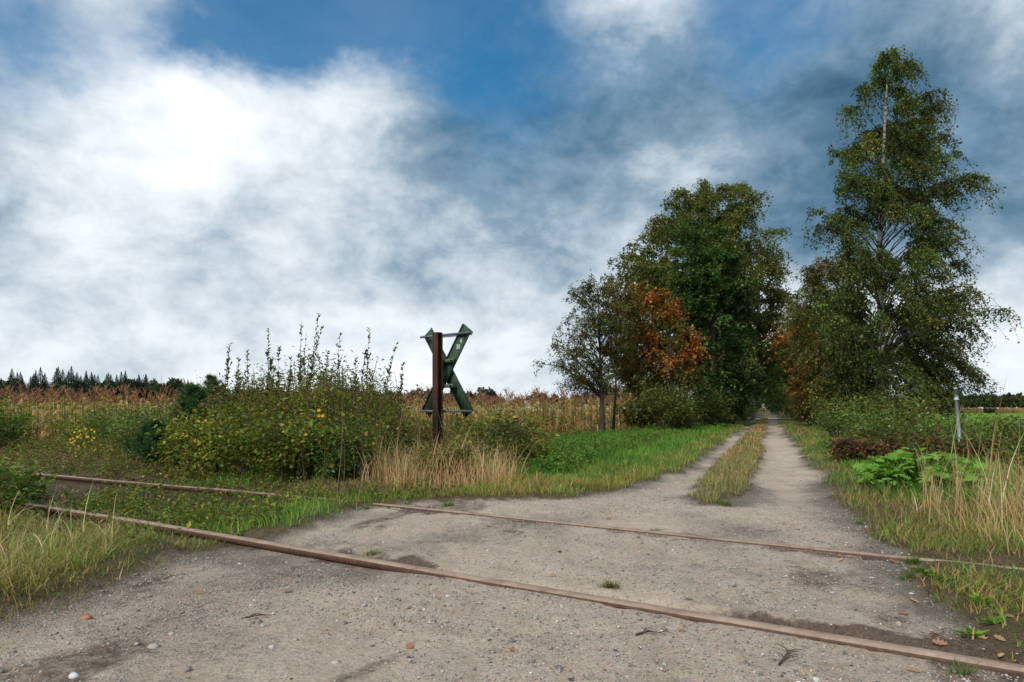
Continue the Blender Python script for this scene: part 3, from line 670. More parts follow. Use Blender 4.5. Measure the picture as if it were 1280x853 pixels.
grass(m, x, y, np.where(x / y > .61, .26, .13), .0042, G_DRY + [(.2, .2, .06), (.12, .19, .035)], [3, 3, 2, 1.5, 2.5, 3], .6, .4, K=4, tip=[(.50, .37, .22), (.33, .22, .11)])
x, y = scatter(900, 2.3, 5.6, 3.6, 6.4, lambda x, y: (x / y > .6) & (road_sd(x, y) < -.5) & (rc(x, y) > C_FAR + .5))
grass(m, x, y, .46, .0045, G_DRY, None, .35, .12, K=4)
stuff('tall_dry_grass', m, 'tall beige dead grass stems in front of the broad green leaves')

# single tufts on the gravel
def tuft(px, py, n, h, r, cs, label, lean=1.1):
    r = r * .38
    x0, y0 = ground_at(px, py); mb = MB(); x = rng.normal(0, r, n); y = rng.normal(0, r * .6, n)
    P = np.stack([x, y, zfun(x + x0, y + y0) - zfun(x0, y0) - .005], -1)
    mb.add(*blades(P, h * rng.uniform(.4, 1.2, n), rng.uniform(.002, .004, n), rng.uniform(0, 6.28, n), lean * rng.uniform(.3, 1.3, n), rng.uniform(0, .5, n), pal(n, cs), None, 3))
    tag(obj('grass_tuft', mb.mesh('grass_tuft'), MAT['grass'], None, (x0, y0, float(zfun(x0, y0)))), label, 'grass tuft', 'grass tufts on the track')
tuft(762, 735, 160, .045, .05, [(.2, .17, .06), (.13, .13, .03)], 'brownish grass tuft growing right behind the near rail')
tuft(465, 692, 120, .04, .06, [(.10, .2, .03), (.2, .2, .05)], 'low green grass tuft beside the near rail')
tuft(560, 634, 140, .06, .06, [(.10, .19, .03), (.14, .22, .04)], 'upright green grass tuft growing behind the far rail')
tuft(820, 663, 60, .03, .06, [(.12, .18, .03)], 'tiny green sprigs sprouting along the far rail')
tuft(1075, 655, 70, .05, .04, [(.12, .2, .03)], 'small green tuft at the gravel edge near the rusty red patch')
tuft(905, 632, 260, .06, .08, [(.13, .22, .03), (.2, .21, .05)], 'bright green grass tuft ending the dry middle strip')
tuft(1140, 708, 150, .05, .05, [(.08, .19, .025), (.15, .2, .04)], 'small green tuft pressed against the far rail')
tuft(1135, 725, 120, .05, .05, [(.08, .19, .025), (.15, .2, .04)], 'small green tuft just inside the far rail')
tuft(1205, 842, 60, .06, .05, [(.09, .2, .03), (.22, .2, .06)], 'sparse green blades beside the near rail and a tan leaf')

# ------------------------------------------------------------------ leafy weeds and bushes
def herb_cloud(mb, x, y, h, nleaf, L, Wd, cs, ws=None, lean=.25, top=1.0, stem=True, z0=0.05, wob=.0, spread=None, tipc=None):
    """upright leafy stems"""
    n = len(x)
    if n == 0: return
    P0 = gp(x, y, -.02); az = rng.uniform(0, 6.283, n); hh = h * np.clip(1 + rng.normal(0, .28, n), .35, 1.7)
    ln = lean * rng.uniform(0, 1.3, n)
    dirv = np.stack([np.cos(az) * ln, np.sin(az) * ln, np.ones(n)], -1)
    t = rng.uniform(z0, 1, (n, nleaf)) ** top; t.sort(axis=1)
    Q = P0[:, None] + dirv[:, None] * (hh[:, None] * t)[:, :, None]
    Q[:, :, :2] += dirv[:, None, :2] * (hh[:, None] * t ** 2)[:, :, None] * .5
    la = rng.uniform(0, 6.283, n)[:, None] + np.arange(nleaf)[None] * 2.4 + rng.normal(0, .4, (n, nleaf))
    pit = rng.normal(.25, .4, (n, nleaf))
    Dv = np.stack([np.cos(la) * np.cos(pit), np.sin(la) * np.cos(pit), np.sin(pit)], -1).reshape(-1, 3)
    Q = Q.reshape(-1, 3)
    sz = (L * rng.uniform(.55, 1.25, (n, nleaf)) * (1.15 - .55 * t)).ravel()
    if spread: Q = Q + Dv * rng.uniform(0, spread, len(Q))[:, None]
    c = pal(len(Q), cs, ws) * np.repeat(1 + rng.normal(0, .15, n), nleaf)[:, None]
    if tipc is not None:
        kk = (t.ravel() > .8) & (rng.random(len(Q)) < .6); c[kk] = pal(kk.sum(), tipc)
    mb.add(*leaves(Q, Dv, np.tile(A(0, 0, 1), (len(Q), 1)) + rng.normal(0, .35, (len(Q), 3)), sz, sz * Wd, np.clip(c, .003, .9)))
    if stem:
        tt = np.linspace(0, 1, 4); Sx = P0[:, None] + dirv[:, None] * (hh[:, None] * tt)[:, :, None]
        Sx[:, :, :2] += dirv[:, None, :2] * (hh[:, None] * tt ** 2)[:, :, None] * .5
        V, Fq = tubes(Sx, np.tile(np.array([.004, .0035, .0025, .001]), (n, 1)) * np.clip(hh, .5, 1.5)[:, None], 3)
        mb.add(V, [Fq], (.09, .07, .035))
OLIVE = [(.16, .19, .036), (.11, .155, .03), (.23, .215, .045), (.31, .24, .05), (.17, .10, .04)]
BRAM = [(.09, .16, .028), (.15, .21, .034), (.24, .24, .04), (.34, .26, .04), (.14, .05, .03)]
# sweep of weeds between the bank and the maize
m = MB()
x, y = scatter(5200, lambda y: -.95 * y - 1, lambda y: TO[0] + .377 * y - 5.2 + 0 * y, 9.5, 24, lambda x, y: (rc(x, y) > 6.5) & (.45 + fbm(x, y, .5, 3, 14) > rng.random(len(x)) * .6))
herb_cloud(m, x, y, np.interp(y, [10, 14, 20], [.5, .36, .3]), 24, .085, .5, [(.14, .20, .034), (.10, .16, .028), (.22, .21, .05), (.3, .22, .07), (.18, .13, .045)], None, .2, .8, spread=.05)
stuff('field_margin_weeds', m, 'mass of leafy green and yellowing weeds in front of the maize', 'weeds', 'leaf')
m = MB()
x, y = scatter(2600, lambda y: TO[0] + .377 * y - 6.5, lambda y: TO[0] + .377 * y - 2.0, 7.4, 22, lambda x, y: (fbm(x, y, .6, 3, 5) > -.12) & (lat(x, y) < -1.7 - .02 * y) & (x > .1))
herb_cloud(m, x, y, .20, 16, .07, .5, [(.09, .21, .032), (.15, .26, .04), (.07, .16, .028), (.2, .24, .05)], None, .35, .8, spread=.03)
stuff('nettle_patch', m, 'bright green nettle patch along the maize side of the track', 'nettles', 'leaf')
# low weeds in the abandoned track bed and left bank
m = MB()
x, y = scatter(5200, lambda y: -1.2 - .95 * y, lambda y: xl(y) - .25, 3.2, 11, lambda x, y: (rc(x, y) > 1.6) & (rc(x, y) < 4.6) & railclear(x, y) & ~((rs(x, y) > 2) & (rs(x, y) < 6) & (rc(x, y) < C_NEAR + .22) & (rng.random(len(x)) < .9)) & (fbm(x, y, .9, 3, 15) > np.where(rc(x, y) > C_NEAR, -.16, -.1)))
herb_cloud(m, x, y, .15, 12, .045, .6, BRAM, [4, 4, 2, 1, 1], .5, .8, spread=.03)
x, y = scatter(1500, lambda y: -1.4 - .9 * y, lambda y: -.6 - .62 * y, 4.0, 9.0, lambda x, y: (rc(x, y) < C_NEAR + .25) & railclear(x, y) & ((rs(x, y) > 6) | (rc(x, y) < C_NEAR - .6)) & (fbm(x, y, .8, 3, 16) > -.15))
herb_cloud(m, x, y, .30, 18, .05, .6, BRAM, [5, 4, 2, 1, 1.4], .4, .8, spread=.03)
x, y = scatter(5000, lambda y: -1.2 - .95 * y, lambda y: xl(y) - .25, 3.5, 11, lambda x, y: (rc(x, y) > C_NEAR + .05) & (rc(x, y) < C_FAR - .03))
n = len(x); m.add(*leaves(gp(x, y, .004), rdir(n) * A(1, 1, .25), rdir(n) * .4 + A(0, 0, 1), rng.uniform(.02, .05, n), rng.uniform(.01, .025, n), pal(n, [(.20, .15, .10), (.13, .095, .065), (.3, .22, .14), (.12, .13, .05)])))
grass(m, x[::3], y[::3], .06, .004, [(.16, .16, .05), (.3, .22, .11), (.11, .15, .04)], None, .9, .5)
stuff('track_bed_weeds', m, 'low trailing green weeds growing over the abandoned rail bed', 'weeds', 'leaf')
m = MB()
x, y = scatter(2400, lambda y: -.95 * y - 1, lambda y: -.25 * y, 6.8, 12.0, lambda x, y: (rc(x, y) > C_FAR + .15) & (rc(x, y) < 7.8) & (x < -3.4))
herb_cloud(m, x, y, .22, 14, .055, .5, [(.15, .2, .035), (.22, .22, .06), (.26, .09, .045), (.4, .29, .15), (.10, .16, .03)], [4, 3, 2, 2, 3], .35, .8, spread=.03)
stuff('rail_side_weeds', m, 'low reddish and green weeds behind the abandoned rail', 'weeds', 'leaf')
m = MB()
x, y = scatter(3400, lambda y: .30 * y + 2.0, lambda y: .85 * y + 1.5, 6.5, 22, lambda x, y: (lat(x, y) > 2.4) & (.4 + fbm(x, y, .6, 3, 19) > rng.random(len(x)) * .7))
herb_cloud(m, x, y, .32, 18, .07, .55, [(.13, .22, .036), (.09, .16, .028), (.22, .23, .055), (.17, .09, .045)], [4, 4, 2, 1], .3, .8, spread=.05)
stuff('meadow_side_weeds', m, 'loose green weeds between the verge and the meadow', 'weeds', 'leaf')

def bush(name, label, cat, x, y, rx, ry, h, nst, nleaf, L, Wd, cs, ws=None, group=None, shoots=0, shoot_h=1.0, tipc=None, inner=.2):
    root = empty(name, (x, y, float(zfun(x, y))))
    tag(root, label, cat, group)
    # woody stems fanning out, leaves on side sprays
    n = nst; az = rng.uniform(0, 6.283, n); rr = np.sqrt(rng.random(n))
    hz_ = h * rng.uniform(.35, 1.22, n) * np.sqrt(np.clip(1.08 - .45 * rr ** 2, .1, 1))
    E = np.stack([np.cos(az) * rr * rx, np.sin(az) * rr * ry, hz_], -1); B = E * A(.25, .25, 0) + rng.normal(0, .03, (n, 3)) * A(1, 1, 0)
    t = np.linspace(0, 1, 5)[None, :, None]
    Pm = (B + E) / 2 + A(0, 0, 1) * (h * .12)
    Cv = B[:, None] * (1 - t) ** 2 + 2 * t * (1 - t) * Pm[:, None] + E[:, None] * t ** 2
    Cv[:, 0, 2] -= .05
    V, Fq = tubes(Cv, np.tile(np.linspace(.009, .002, 5), (n, 1)) * (.5 + h * .6), 4)
    sm = MB(); sm.add(V, [Fq])
    obj('stems', sm.mesh('stems', True), MAT['twig'], root)
    k = max(1, nleaf // n); tl = rng.uniform(inner, 1.0, (n, k))[..., None] ** .7
    Q = (B[:, None] * (1 - tl) ** 2 + 2 * tl * (1 - tl) * Pm[:, None] + E[:, None] * tl ** 2).reshape(-1, 3)
    sp = .12 * (rx + h) * .5 + .03
    Q = Q + np.clip(rng.normal(0, sp, Q.shape), -1.4 * sp, 1.4 * sp) * A(1, 1, .7); Q[:, 2] = np.maximum(Q[:, 2], .02)
    D_ = rdir(len(Q)); D_[:, 2] = D_[:, 2] * .5 - .05
    sz = L * rng.uniform(.45, 1.45, len(Q))
    tint = np.repeat(np.clip(1 + rng.normal(0, .26, n), .5, 1.6), k)[:, None]
    ws_ = (np.ones(len(cs)) if ws is None else np.asarray(ws, float)) * rng.uniform(.35, 1.9, len(cs))
    c = pal(len(Q), cs, ws_, .26) * tint
    fm = MB(); fm.add(*leaves(Q, D_, np.tile(A(0, 0, 1), (len(Q), 1)) + rng.normal(0, .5, (len(Q), 3)), sz, sz * Wd, np.clip(c, .003, .9)))
    obj('foliage', fm.mesh('foliage'), MAT['leaf'], root)
    return root
BANKL = ['rounded bush at the sign end of the bank, beside the straw grass', 'low yellowing bramble behind the rail near the bluish bush', 'low yellowing bramble behind the middle of the visible rail', 'low yellow green bramble with bare stems behind the rail', 'low bramble next to the lowest young pine',
 'olive willow bush between the straw grass and the tallest shoots', 'olive brown willow bush below the tallest shoots', 'wide olive willow bush in the middle of the bank', 'olive willow bush above the low brambles near the young pine', 'shorter brownish bush touching the young bluish pine',
 'high willow bush at the back of the bank below the tallest shoots', 'highest willow bush crowning the middle of the bank', 'high willow bush at the back of the bank near the young pines', 'olive bush behind the shoot that leans towards the sign', 'leafy bush behind the rusty sign post',
 'high olive bush at the back of the bank near the sign', 'knee high bush in front of the sign end of the bank']
BK = 'weedy bushes on the bank behind the abandoned rail'
def rl(s, c): return RN * c + RU * s
for k, (s, c, r, h) in enumerate([(5.4, 5.0, .5, .6), (5.9, 4.75, .5, .62), (6.6, 4.8, .55, .66), (7.4, 4.75, .55, .6), (8.1, 4.9, .5, .58), (5.9, 5.7, .55, .85), (6.4, 5.6, .6, 1.02), (7.2, 5.6, .65, 1.06), (8.0, 5.6, .6, 1.02), (8.7, 5.5, .5, .72), (6.75, 6.3, .6, 1.15), (6.9, 6.5, .7, 1.24), (7.8, 6.4, .7, 1.24), (5.6, 6.0, .4, .36), (4.6, 7.2, .4, .3), (5.6, 7.5, .45, .26), (4.4, 5.4, .3, .3)]):
    p = rl(s, c); front = c < 5.2
    bush('bank_bush', BANKL[k], 'bush', p[0], p[1], r, r * .85, h, 30 if front else 42, 2600 if front else 5200, .05 if front else .048, .62 if front else .36, BRAM if front else OLIVE, [5, 3, 2.4, 1.4, .8] if front else [4, 4, 2, 1, 1.4], 'brambles behind the rail' if front else BK)
# taller herbs right of the sign
for px, d, h in ((600, 10.9, .56), (655, 11.2, .56), (575, 11.7, .5), (500, 10.6, .6), (478, 9.8, .8), (535, 11.4, .5), (625, 12.5, .62)):
    x0 = (px - 640) / F * d
    bush('tall_weed', 'tall yellow green leafy weed growing in front of the maize near the sign', 'weed', x0, d, .5, .5, h, 26, 1500, .07, .5, [(.2, .23, .045), (.3, .27, .06), (.13, .17, .03), (.38, .26, .09)], None, 'tall weeds by the sign')
bush('dark_bush', 'small dark green bush with tangled brown stems beside the straw grass', 'bush', -.07, 8.7, .36, .34, .62, 36, 1500, .055, .6, [(.06, .095, .026), (.08, .115, .028), (.14, .11, .04)])
bush('dark_bush', 'bluish green low bush beside the straw grass and the rail', 'bush', -1.75, 7.0, .3, .25, .36, 26, 1000, .05, .55, [(.08, .15, .065), (.09, .18, .05), (.13, .19, .045)])
# tall thin willow shoots rising out of the bank
def shoot(px, top_py, d, base_h, lean, label):
    x0 = (px - 640) / F * d; zt = EYE + (512 - top_py) / F * d; z0 = float(zfun(x0 - lean, d))
    root = empty('willow_shoot', (x0 - lean, d, z0)); tag(root, label, 'willow shoot', 'tall willow shoots above the bank')
    nst = 3; fm = MB(); sm = MB()
    for j in range(nst):
        hh = (zt - z0) * (1 if j == 0 else rng.uniform(.62, .9)); lx = lean + (0 if j == 0 else rng.normal(0, .16))
        t = np.linspace(0, 1, 9); P = np.stack([lx * t ** 1.4 + .02 * np.sin(t * 5 + j), rng.normal(0, .1) * t, hh * t], -1)
        sm.tube(P, np.linspace(.008, .0018, 9), 5)
        n = 92; tl = rng.uniform(.3, 1, n); B = np.stack([np.interp(tl, t, P[:, i]) for i in range(3)], -1)
        la = rng.uniform(0, 6.283, n); D_ = np.stack([np.cos(la) * .7, np.sin(la) * .7, rng.uniform(.4, 1.1, n)], -1)
        
        for q in range(7):      # side branchlets
            t0 = rng.uniform(.3, .8); b0 = A(*[np.interp(t0, t, P[:, i]) for i in range(3)]); aa = rng.uniform(0, 6.28); lb = rng.uniform(.12, .3) * (1.2 - t0)
            dq = A(math.cos(aa) * .45, math.sin(aa) * .45, .9); sm.tube([b0, b0 + dq * lb * .6, b0 + dq * lb + A(0, 0, .03)], [.003, .002, .001], 3, caps=False)
            idx_ = np.arange(q * 5, q * 5 + 5); B[idx_] = b0 + dq[None] * (lb * rng.uniform(.2, 1.05, 5))[:, None]
        sz = rng.uniform(.045, .07, n)
        fm.add(*leaves(B, D_, np.tile(A(0, 0, 1), (n, 1)) + rng.normal(0, .4, (n, 3)), sz, sz * .42, pal(n, [(.09, .125, .03), (.12, .155, .04), (.075, .10, .03)])))
    obj('stems', sm.mesh('stems', True), MAT['twig'], root); obj('foliage', fm.mesh('foliage'), MAT['leaf'], root)
for i, (px, ty, d, ln) in enumerate([(284, 430, 9.2, .05), (318, 440, 9.4, .05), (339, 412, 9.6, .06), (364, 448, 9.8, .05), (383, 404, 9.8, .12), (400, 391, 9.9, .25), (410, 440, 10.2, .08), (427, 417, 9.8, .12), (445, 448, 10, .05), (463, 410, 9.9, .12), (498, 431, 10, .35), (506, 455, 10.2, .12), (352, 436, 9.2, .08), (300, 446, 9.6, .0)]):
    shoot(px, ty, d, 1.0, ln, 'tallest pair of thin willow shoots with upright leaves above the bank' if i == 5 else ('willow shoot leaning out over the bank towards the sign' if i == 10 else 'thin upright willow shoot with sparse pointed leaves above the bank'))
# dead brown stalks in the bank
m = MB()
for k in range(190):
    s, c = rng.uniform(4.6, 9.2), rng.uniform(4.4, 6.6); p = rl(s, c); z0 = float(zfun(p[0], p[1])); h = rng.uniform(.35, 1.2); t = np.linspace(0, 1, 5); nh = 14
    if k % 3 == 0: m.add(*leaves(A(p[0], p[1], z0 + h * .93) + rng.normal(0, .025, (nh, 3)) * A(1, 1, 2), rdir(nh) + A(0, 0, .6), rdir(nh), .03, .012, pal(nh, [(.28, .19, .11), (.2, .12, .07)])))
    m.tube(np.stack([p[0] + rng.normal(0, .12) * t + .02 * np.sin(4 * t), p[1] + rng.normal(0, .12) * t, z0 + h * t], -1), np.linspace(.005, .0015, 5), 4, col=pal(1, [(.16, .10, .06), (.24, .17, .10), (.1, .06, .04)])[0])
stuff('dead_stalks', m, 'thin dead brown stalks standing in the bank bushes', 'dead stalks')

# pine saplings
def pine_sapling(x, y, h, r, label):
    root = empty('pine_sapling', (x, y, float(zfun(x, y)))); tag(root, label, 'pine sapling', 'young pines on the bank')
    sm = MB(); sm.tube([A(0, 0, -.05), A(.01, 0, h * .5), A(0, .01, h)], [.02, .013, .004], 7)
    fm = MB()
    for lv in np.linspace(.08, .98, 12):
        for k in range(7):
            a = rng.uniform(0, 6.28); l = r * (1.05 - lv) ** .8 * rng.uniform(.7, 1.1) + .03; t = np.linspace(0, 1, 4)
            P = np.stack([np.cos(a) * l * t, np.sin(a) * l * t, h * lv + l * (.25 * t + .35 * t * t)], -1); sm.tube(P, np.linspace(.006, .002, 4), 4, caps=False)
            n = 150; tl = rng.uniform(.15, 1.05, n); B = np.stack([np.interp(tl, t, P[:, i]) for i in range(3)], -1)
            ax = nrm(P[-1] - P[0]); D_ = ax[None] * .8 + rdir(n)
            fm.add(*leaves(B, D_, rdir(n), rng.uniform(.05, .085, n), .006, pal(n, [(.045, .11, .048), (.065, .15, .06), (.085, .16, .052)], None, .15), fold=0))
    obj('trunk', sm.mesh('trunk', True), MAT['twig'], root); obj('needles', fm.mesh('needles'), MAT['leaf'], root)
pine_sapling(-4.35, 9.3, 1.0, .42, 'young bluish green pine at the end of the bank bushes')
pine_sapling(-5.1, 11.6, 1.25, .5, 'taller young pine standing behind the bank in front of the maize')
pine_sapling(-4.45, 8.5, .55, .3, 'lowest young pine beside the brambles near the rail')

# left-hand loose bushes
for x0, y0, r, h, cs, lb in ((-8.6, 11.2, .7, .95, [(.075, .15, .028), (.12, .21, .036)], 'fresh green leafy bush at the field margin near the abandoned rail end'),
                             (-7.0, 12.6, .8, .75, [(.10, .18, .034), (.18, .22, .05), (.075, .13, .028)], 'spreading green bush behind the yellow flowers'),
                             (-6.0, 11.3, .7, .7, [(.10, .18, .055), (.15, .21, .05)], 'pale green feathery bush next to the young pines'),
                             (-5.3, 9.9, .5, .5, [(.13, .18, .045), (.2, .2, .055)], 'low greyish green bush under the young pines'),
                             (-8.2, 13.5, .9, .8, [(.12, .2, .034), (.19, .22, .042)], 'broad green weed clump in front of the maize tassels')):
    bush('leafy_bush', lb, 'bush', x0, y0, r, r, h, 34, 2600, .06, .5, cs)
for x0, y0, r, h in ((-4.2, 5.6, .4, .3), (-4.9, 6.3, .45, .36), (-3.9, 4.9, .35, .3), (-5.4, 7.0, .5, .34)):
    bush('bramble', 'trailing green bramble with a few yellow leaves over the rail end', 'bramble', x0, y0, r, r, h, 24, 1100, .05, .65, BRAM, [6, 4, 1, 1, .6], 'brambles over the rail end')
# yellow flowers
def yellow_flower(px, py, d, label='yellow flowered ragwort stem among the green weeds'):
    x0 = (px - 640) / F * d; z = EYE - (py - 512) / F * d; g = float(zfun(x0, d))
    root = empty('yellow_flower', (x0, d, g)); tag(root, label, 'flower', 'yellow flowers')
    sm = MB(); sm.tube([A(0, 0, -.03), A(.02, 0, (z - g) * .5), A(0, 0, z - g)], [.004, .003, .002], 5, col=(.08, .12, .03)); obj('stem', sm.mesh('stem'), MAT['leaf'], root)
    fm = MB()
    for k in range(3):
        c = A(rng.normal(0, .05), rng.normal(0, .05), z - g + rng.normal(0, .02)); a = np.arange(9) / 9 * 6.283
        fm.add(*leaves(np.tile(c, (9, 1)), np.stack([np.cos(a), .25 * np.sin(a) - .1, .8 * np.sin(a)], -1), np.tile(A(.1, -.9, .4), (9, 1)), .021, .012, pal(9, [(.85, .5, .01), (.9, .58, .02)], None, .08)))
    obj('blossom', fm.mesh('blossom'), MAT['leaf'], root)
for px, py in ((87, 550), (99, 541), (101, 547), (112, 540), (108, 548), (116, 550), (92, 555), (97, 558), (104, 557), (128, 558), (115, 561)): yellow_flower(px, py, 11.0)
for px, py in ((397, 517),):
    d = 7.1; yellow_flower(px, py, d, 'yellow leaves on a stem in the middle of the bank bushes')

# ------------------------------------------------------------------ right-hand plants
def lobed():
    pts = [(0, .02), (.12, .04), (.2, .3), (.3, .07), (.4, .46), (.48, .09), (.6, .42), (.66, .08), (.8, .27), (.85, .05), (1, .01)]
    k = len(pts); V = [(x, y, .10 * y - .25 * x * x) for x, y in pts] + [(x, 0, -.25 * x * x + .0) for x, y in pts] + [(x, -y, .10 * y - .25 * x * x) for x, y in pts]
    Fq = [(k + i, k + i + 1, i + 1, i) for i in range(k - 1)] + [(2 * k + i, 2 * k + i + 1, k + i + 1, k + i) for i in range(k - 1)]
    return A(*V), np.array(Fq)
def hogweed(x, y, n, h, r, label, L=.22):
    root = empty('broad_leaf_plant', (x, y, float(zfun(x, y)))); tag(root, label, 'plant')
    V, Fq = lobed(); meshes = []
    for k in range(4):
        c = pal(1, [(.19, .38, .05), (.24, .43, .06), (.15, .31, .045)], None, .1)[0]
        V2 = V.copy(); V2[:, 2] += .03 * np.sin(V[:, 0] * 9 + k) * np.abs(V[:, 1]) * 4
        meshes.append(mesh_np('leaf', V2, [Fq], np.tile(c, (len(V), 1))))
    sm = MB()
    for k in range(n):
        a = rng.uniform(0, 6.283); rr = r * math.sqrt(rng.random()); hh = h * rng.uniform(.5, 1) * (1.05 - .5 * (rr / r) ** 2)
        e = A(math.cos(a) * rr, math.sin(a) * rr, hh)
        sm.tube([e * A(.3, .3, 0) - A(0, 0, .02), e * A(.7, .7, .6), e], [.005, .004, .003], 5, col=(.09, .2, .04))
        o = obj('leaf', meshes[k % 4], MAT['leaf'], root, e)
        s = L * rng.uniform(.6, 1.15); o.scale = (s, s, s); o.rotation_euler = (rng.normal(0, .35), rng.uniform(-.5, .25), a + rng.normal(0, .5))
    obj('stems', sm.mesh('stems', True), MAT['leaf'], root)
hogweed(3.75, 6.25, 300, .34, .5, 'large clump of broad lobed bright green leaves on the verge', .14)
hogweed(3.2, 5.75, 26, .2, .22, 'small low clump of lobed green leaves beside the gravel', .10)
hogweed(4.6, 7.6, 40, .32, .35, 'broad green leaf clump half hidden behind dead stems', .13)
REDB = [(.15, .05, .034), (.21, .07, .036), (.11, .08, .036), (.08, .12, .03)]
for x0, y0, r, h, lb in ((5.35, 9.2, .7, .36, 'dark red bramble mound in front of the marker post'), (6.3, 9.4, .6, .3, 'reddish green bramble mound at the foot of the marker post'), (4.6, 9.0, .45, .28, 'low wine red bramble at the edge of the grass verge')):
    bush('red_bramble', lb, 'bramble', x0, y0, r, r * .8, h, 34, 2300, .06, .6, REDB, [2, 1.4, 3, 4.5])
MEL = ['loose green bush right behind the marker post', 'green bush with pale seed heads beyond the marker post towards the meadow', 'spreading green bush at the meadow edge behind the dock plants', 'green bush between the marker post and the tall birch', 'low green bush close beside the marker post', 'small green bush among the tall dead stems', 'low bush between the broad leaf clumps and the dock', 'large green bush in front of the dense shrub by the birch', 'green bush standing farthest out on the meadow edge', 'green bush behind the dark red bramble']
for kq, (x0, y0, r, h) in enumerate(((8.2, 12.9, .7, .55), (9.9, 13.6, .7, .55), (10.6, 15.2, .8, .6), (7.4, 14.2, .8, .68), (8.6, 12.0, .6, .5), (7.3, 9.6, .5, .42), (6.4, 8.3, .45, .32), (8.3, 17.2, 1.0, .85), (11.8, 16.2, .8, .6), (6.6, 12.2, .7, .6))):
    bush('verge_bush', MEL[kq], 'bush', x0, y0, r, r * .8, h, 34, 1700, .065, .5, [(.115, .2, .036), (.085, .145, .028), (.2, .22, .055), (.36, .33, .27)], [5, 4, 2, .5], 'green bushes at the meadow edge')
for x0, y0, h in ((8.3, 10.6, .95), (7.25, 9.35, .8), (6.6, 8.3, .6)):
    bush('dock_plant', 'thin dark dock plant with upright seed stalk', 'plant', x0, y0, .22, .22, h, 10, 420, .05, .4, [(.07, .05, .025), (.10, .13, .04), (.16, .08, .04)], None, 'dock plants on the meadow side')
for px, py, d in ((1128, 572, 7.6), (1183, 583, 6.6)): yellow_flower(px, py, d, 'small yellow flower rising out of the broad green leaves')
# broad-leaved weeds between the rails
for px, py, L in ((1222, 805, .055), (1245, 795, .05), (1152, 722, .045), (1165, 732, .045), (510, 630, .04), (485, 634, .045), (458, 637, .04), (1225, 768, .05), (1180, 740, .04), (300, 668, .04), (275, 662, .045)):
    x0, y0 = ground_at(px, py); root = empty('plantain', (x0, y0, float(zfun(x0, y0)))); tag(root, 'low broad leaved green rosette beside a rail', 'weed', 'small green rosettes by the rails')
    n = 14; a = rng.uniform(0, 6.28, n); D_ = np.stack([np.cos(a), np.sin(a), rng.uniform(.35, 1.3, n)], -1); L *= .8; fm = MB()
    fm.add(*leaves(rng.normal(0, .012, (n, 3)) * A(1, 1, 0), D_, np.tile(A(0, 0, 1), (n, 1)), L * rng.uniform(.7, 1.3, n), L * .45, pal(n, [(.12, .26, .035), (.17, .30, .045)])))
    obj('leaf_rosette', fm.mesh('leaf_rosette'), MAT['leaf'], root)

# ------------------------------------------------------------------ maize
def ribbon(P0, az, L, w, rise, droop, c0, c1, K=6):
    t = np.linspace(0, 1, K); d = A(math.cos(az), math.sin(az), 0); s = A(-d[1], d[0], 0)
    C = P0[None] + d[None] * (L * (t * .75 + .1 * t * t))[:, None]; C[:, 2] += L * (rise * t - droop * t ** 2.4)
    ww = w * np.sin(np.clip(t * .86 + .14, 0, 1) * np.pi) ** .8
    tw = rng.normal(0, .25)
    sv = s[None] * np.cos(tw * t)[:, None] + A(0, 0, 1)[None] * np.sin(tw * t)[:, None]
    V = np.stack([C - sv * ww[:, None] / 2, C + sv * ww[:, None] / 2], 1).reshape(-1, 3)
    Fq = [(2 * i, 2 * i + 1, 2 * i + 3, 2 * i + 2) for i in range(K - 1)]
    col = np.repeat(c0[None] * (1 - t)[:, None] + c1[None] * t[:, None], 2, axis=0)
    return V, [np.array(Fq)], col
def maize_parts(h, K=6, nl=11, dry=.5):
    st, fo, ta = MB(), MB(), MB()
    bend = rng.normal(0, .05, 2)
    st.tube([A(0, 0, -.05), A(bend[0] * .4, bend[1] * .4, h * .45), A(bend[0], bend[1], h * .86)], [.014, .012, .007], 5, col=(.19, .2, .06), caps=False)
    az = rng.uniform(0, 6.28)
    for k in range(nl):
        f = .12 + .72 * k / nl; az += math.pi + rng.normal(0, .45)
        dr = np.clip(dry * 1.1 + rng.normal(0, .28) + .35 * (f - .6) + (.5 if f < .25 else 0), 0, 1)
        g = pal(1, [(.12, .2, .034), (.16, .24, .042)])[0]; tn = pal(1, [(.52, .33, .14), (.46, .25, .10), (.56, .40, .20)])[0]
        fo.add(*ribbon(A(bend[0] * f, bend[1] * f, h * f), az, rng.uniform(.5, .75) * (1.15 - .55 * f), rng.uniform(.05, .075), rng.uniform(.35, .85), rng.uniform(.5, 1.15), g * (1 - dr) + tn * dr, g * (1 - min(1, dr + .45)) + tn * min(1, dr + .45), K))
    for k in range(7):
        a = rng.uniform(0, 6.28); l = rng.uniform(.16, .28); sp = .25 if k else 0
        b = A(bend[0], bend[1], h * .84 + .015 * k)
        tw = l * A(math.cos(a) * sp * 1.4, math.sin(a) * sp * 1.4, 1)
        ta.tube([b, b + tw * .6, b + tw + A(math.cos(a), math.sin(a), -.15) * .05 * (1 if k else 0)], [.006, .008, .003], 3, col=pal(1, [(.44, .23, .13), (.52, .3, .17), (.36, .18, .10)])[0], caps=False)
    return st, fo, ta
MZ0, MZ1 = A(-24., 18.0), A(9.0, 28.6)        # the front row of the maize runs between these points
mdir = nrm(MZ1 - MZ0); mper = A(-mdir[1], mdir[0]); mlen = float(np.linalg.norm(MZ1 - MZ0))
VAR = []
for k in range(7):
    st, fo, ta = maize_parts(1.58 + .05 * k, 6, 12, .12 + .085 * k)
    VAR.append((st.mesh('stalk', True), fo.mesh('leaves'), ta.mesh('tassel')))
MGRP = 'maize plants along the front of the field'
cnt = 0; row0 = []
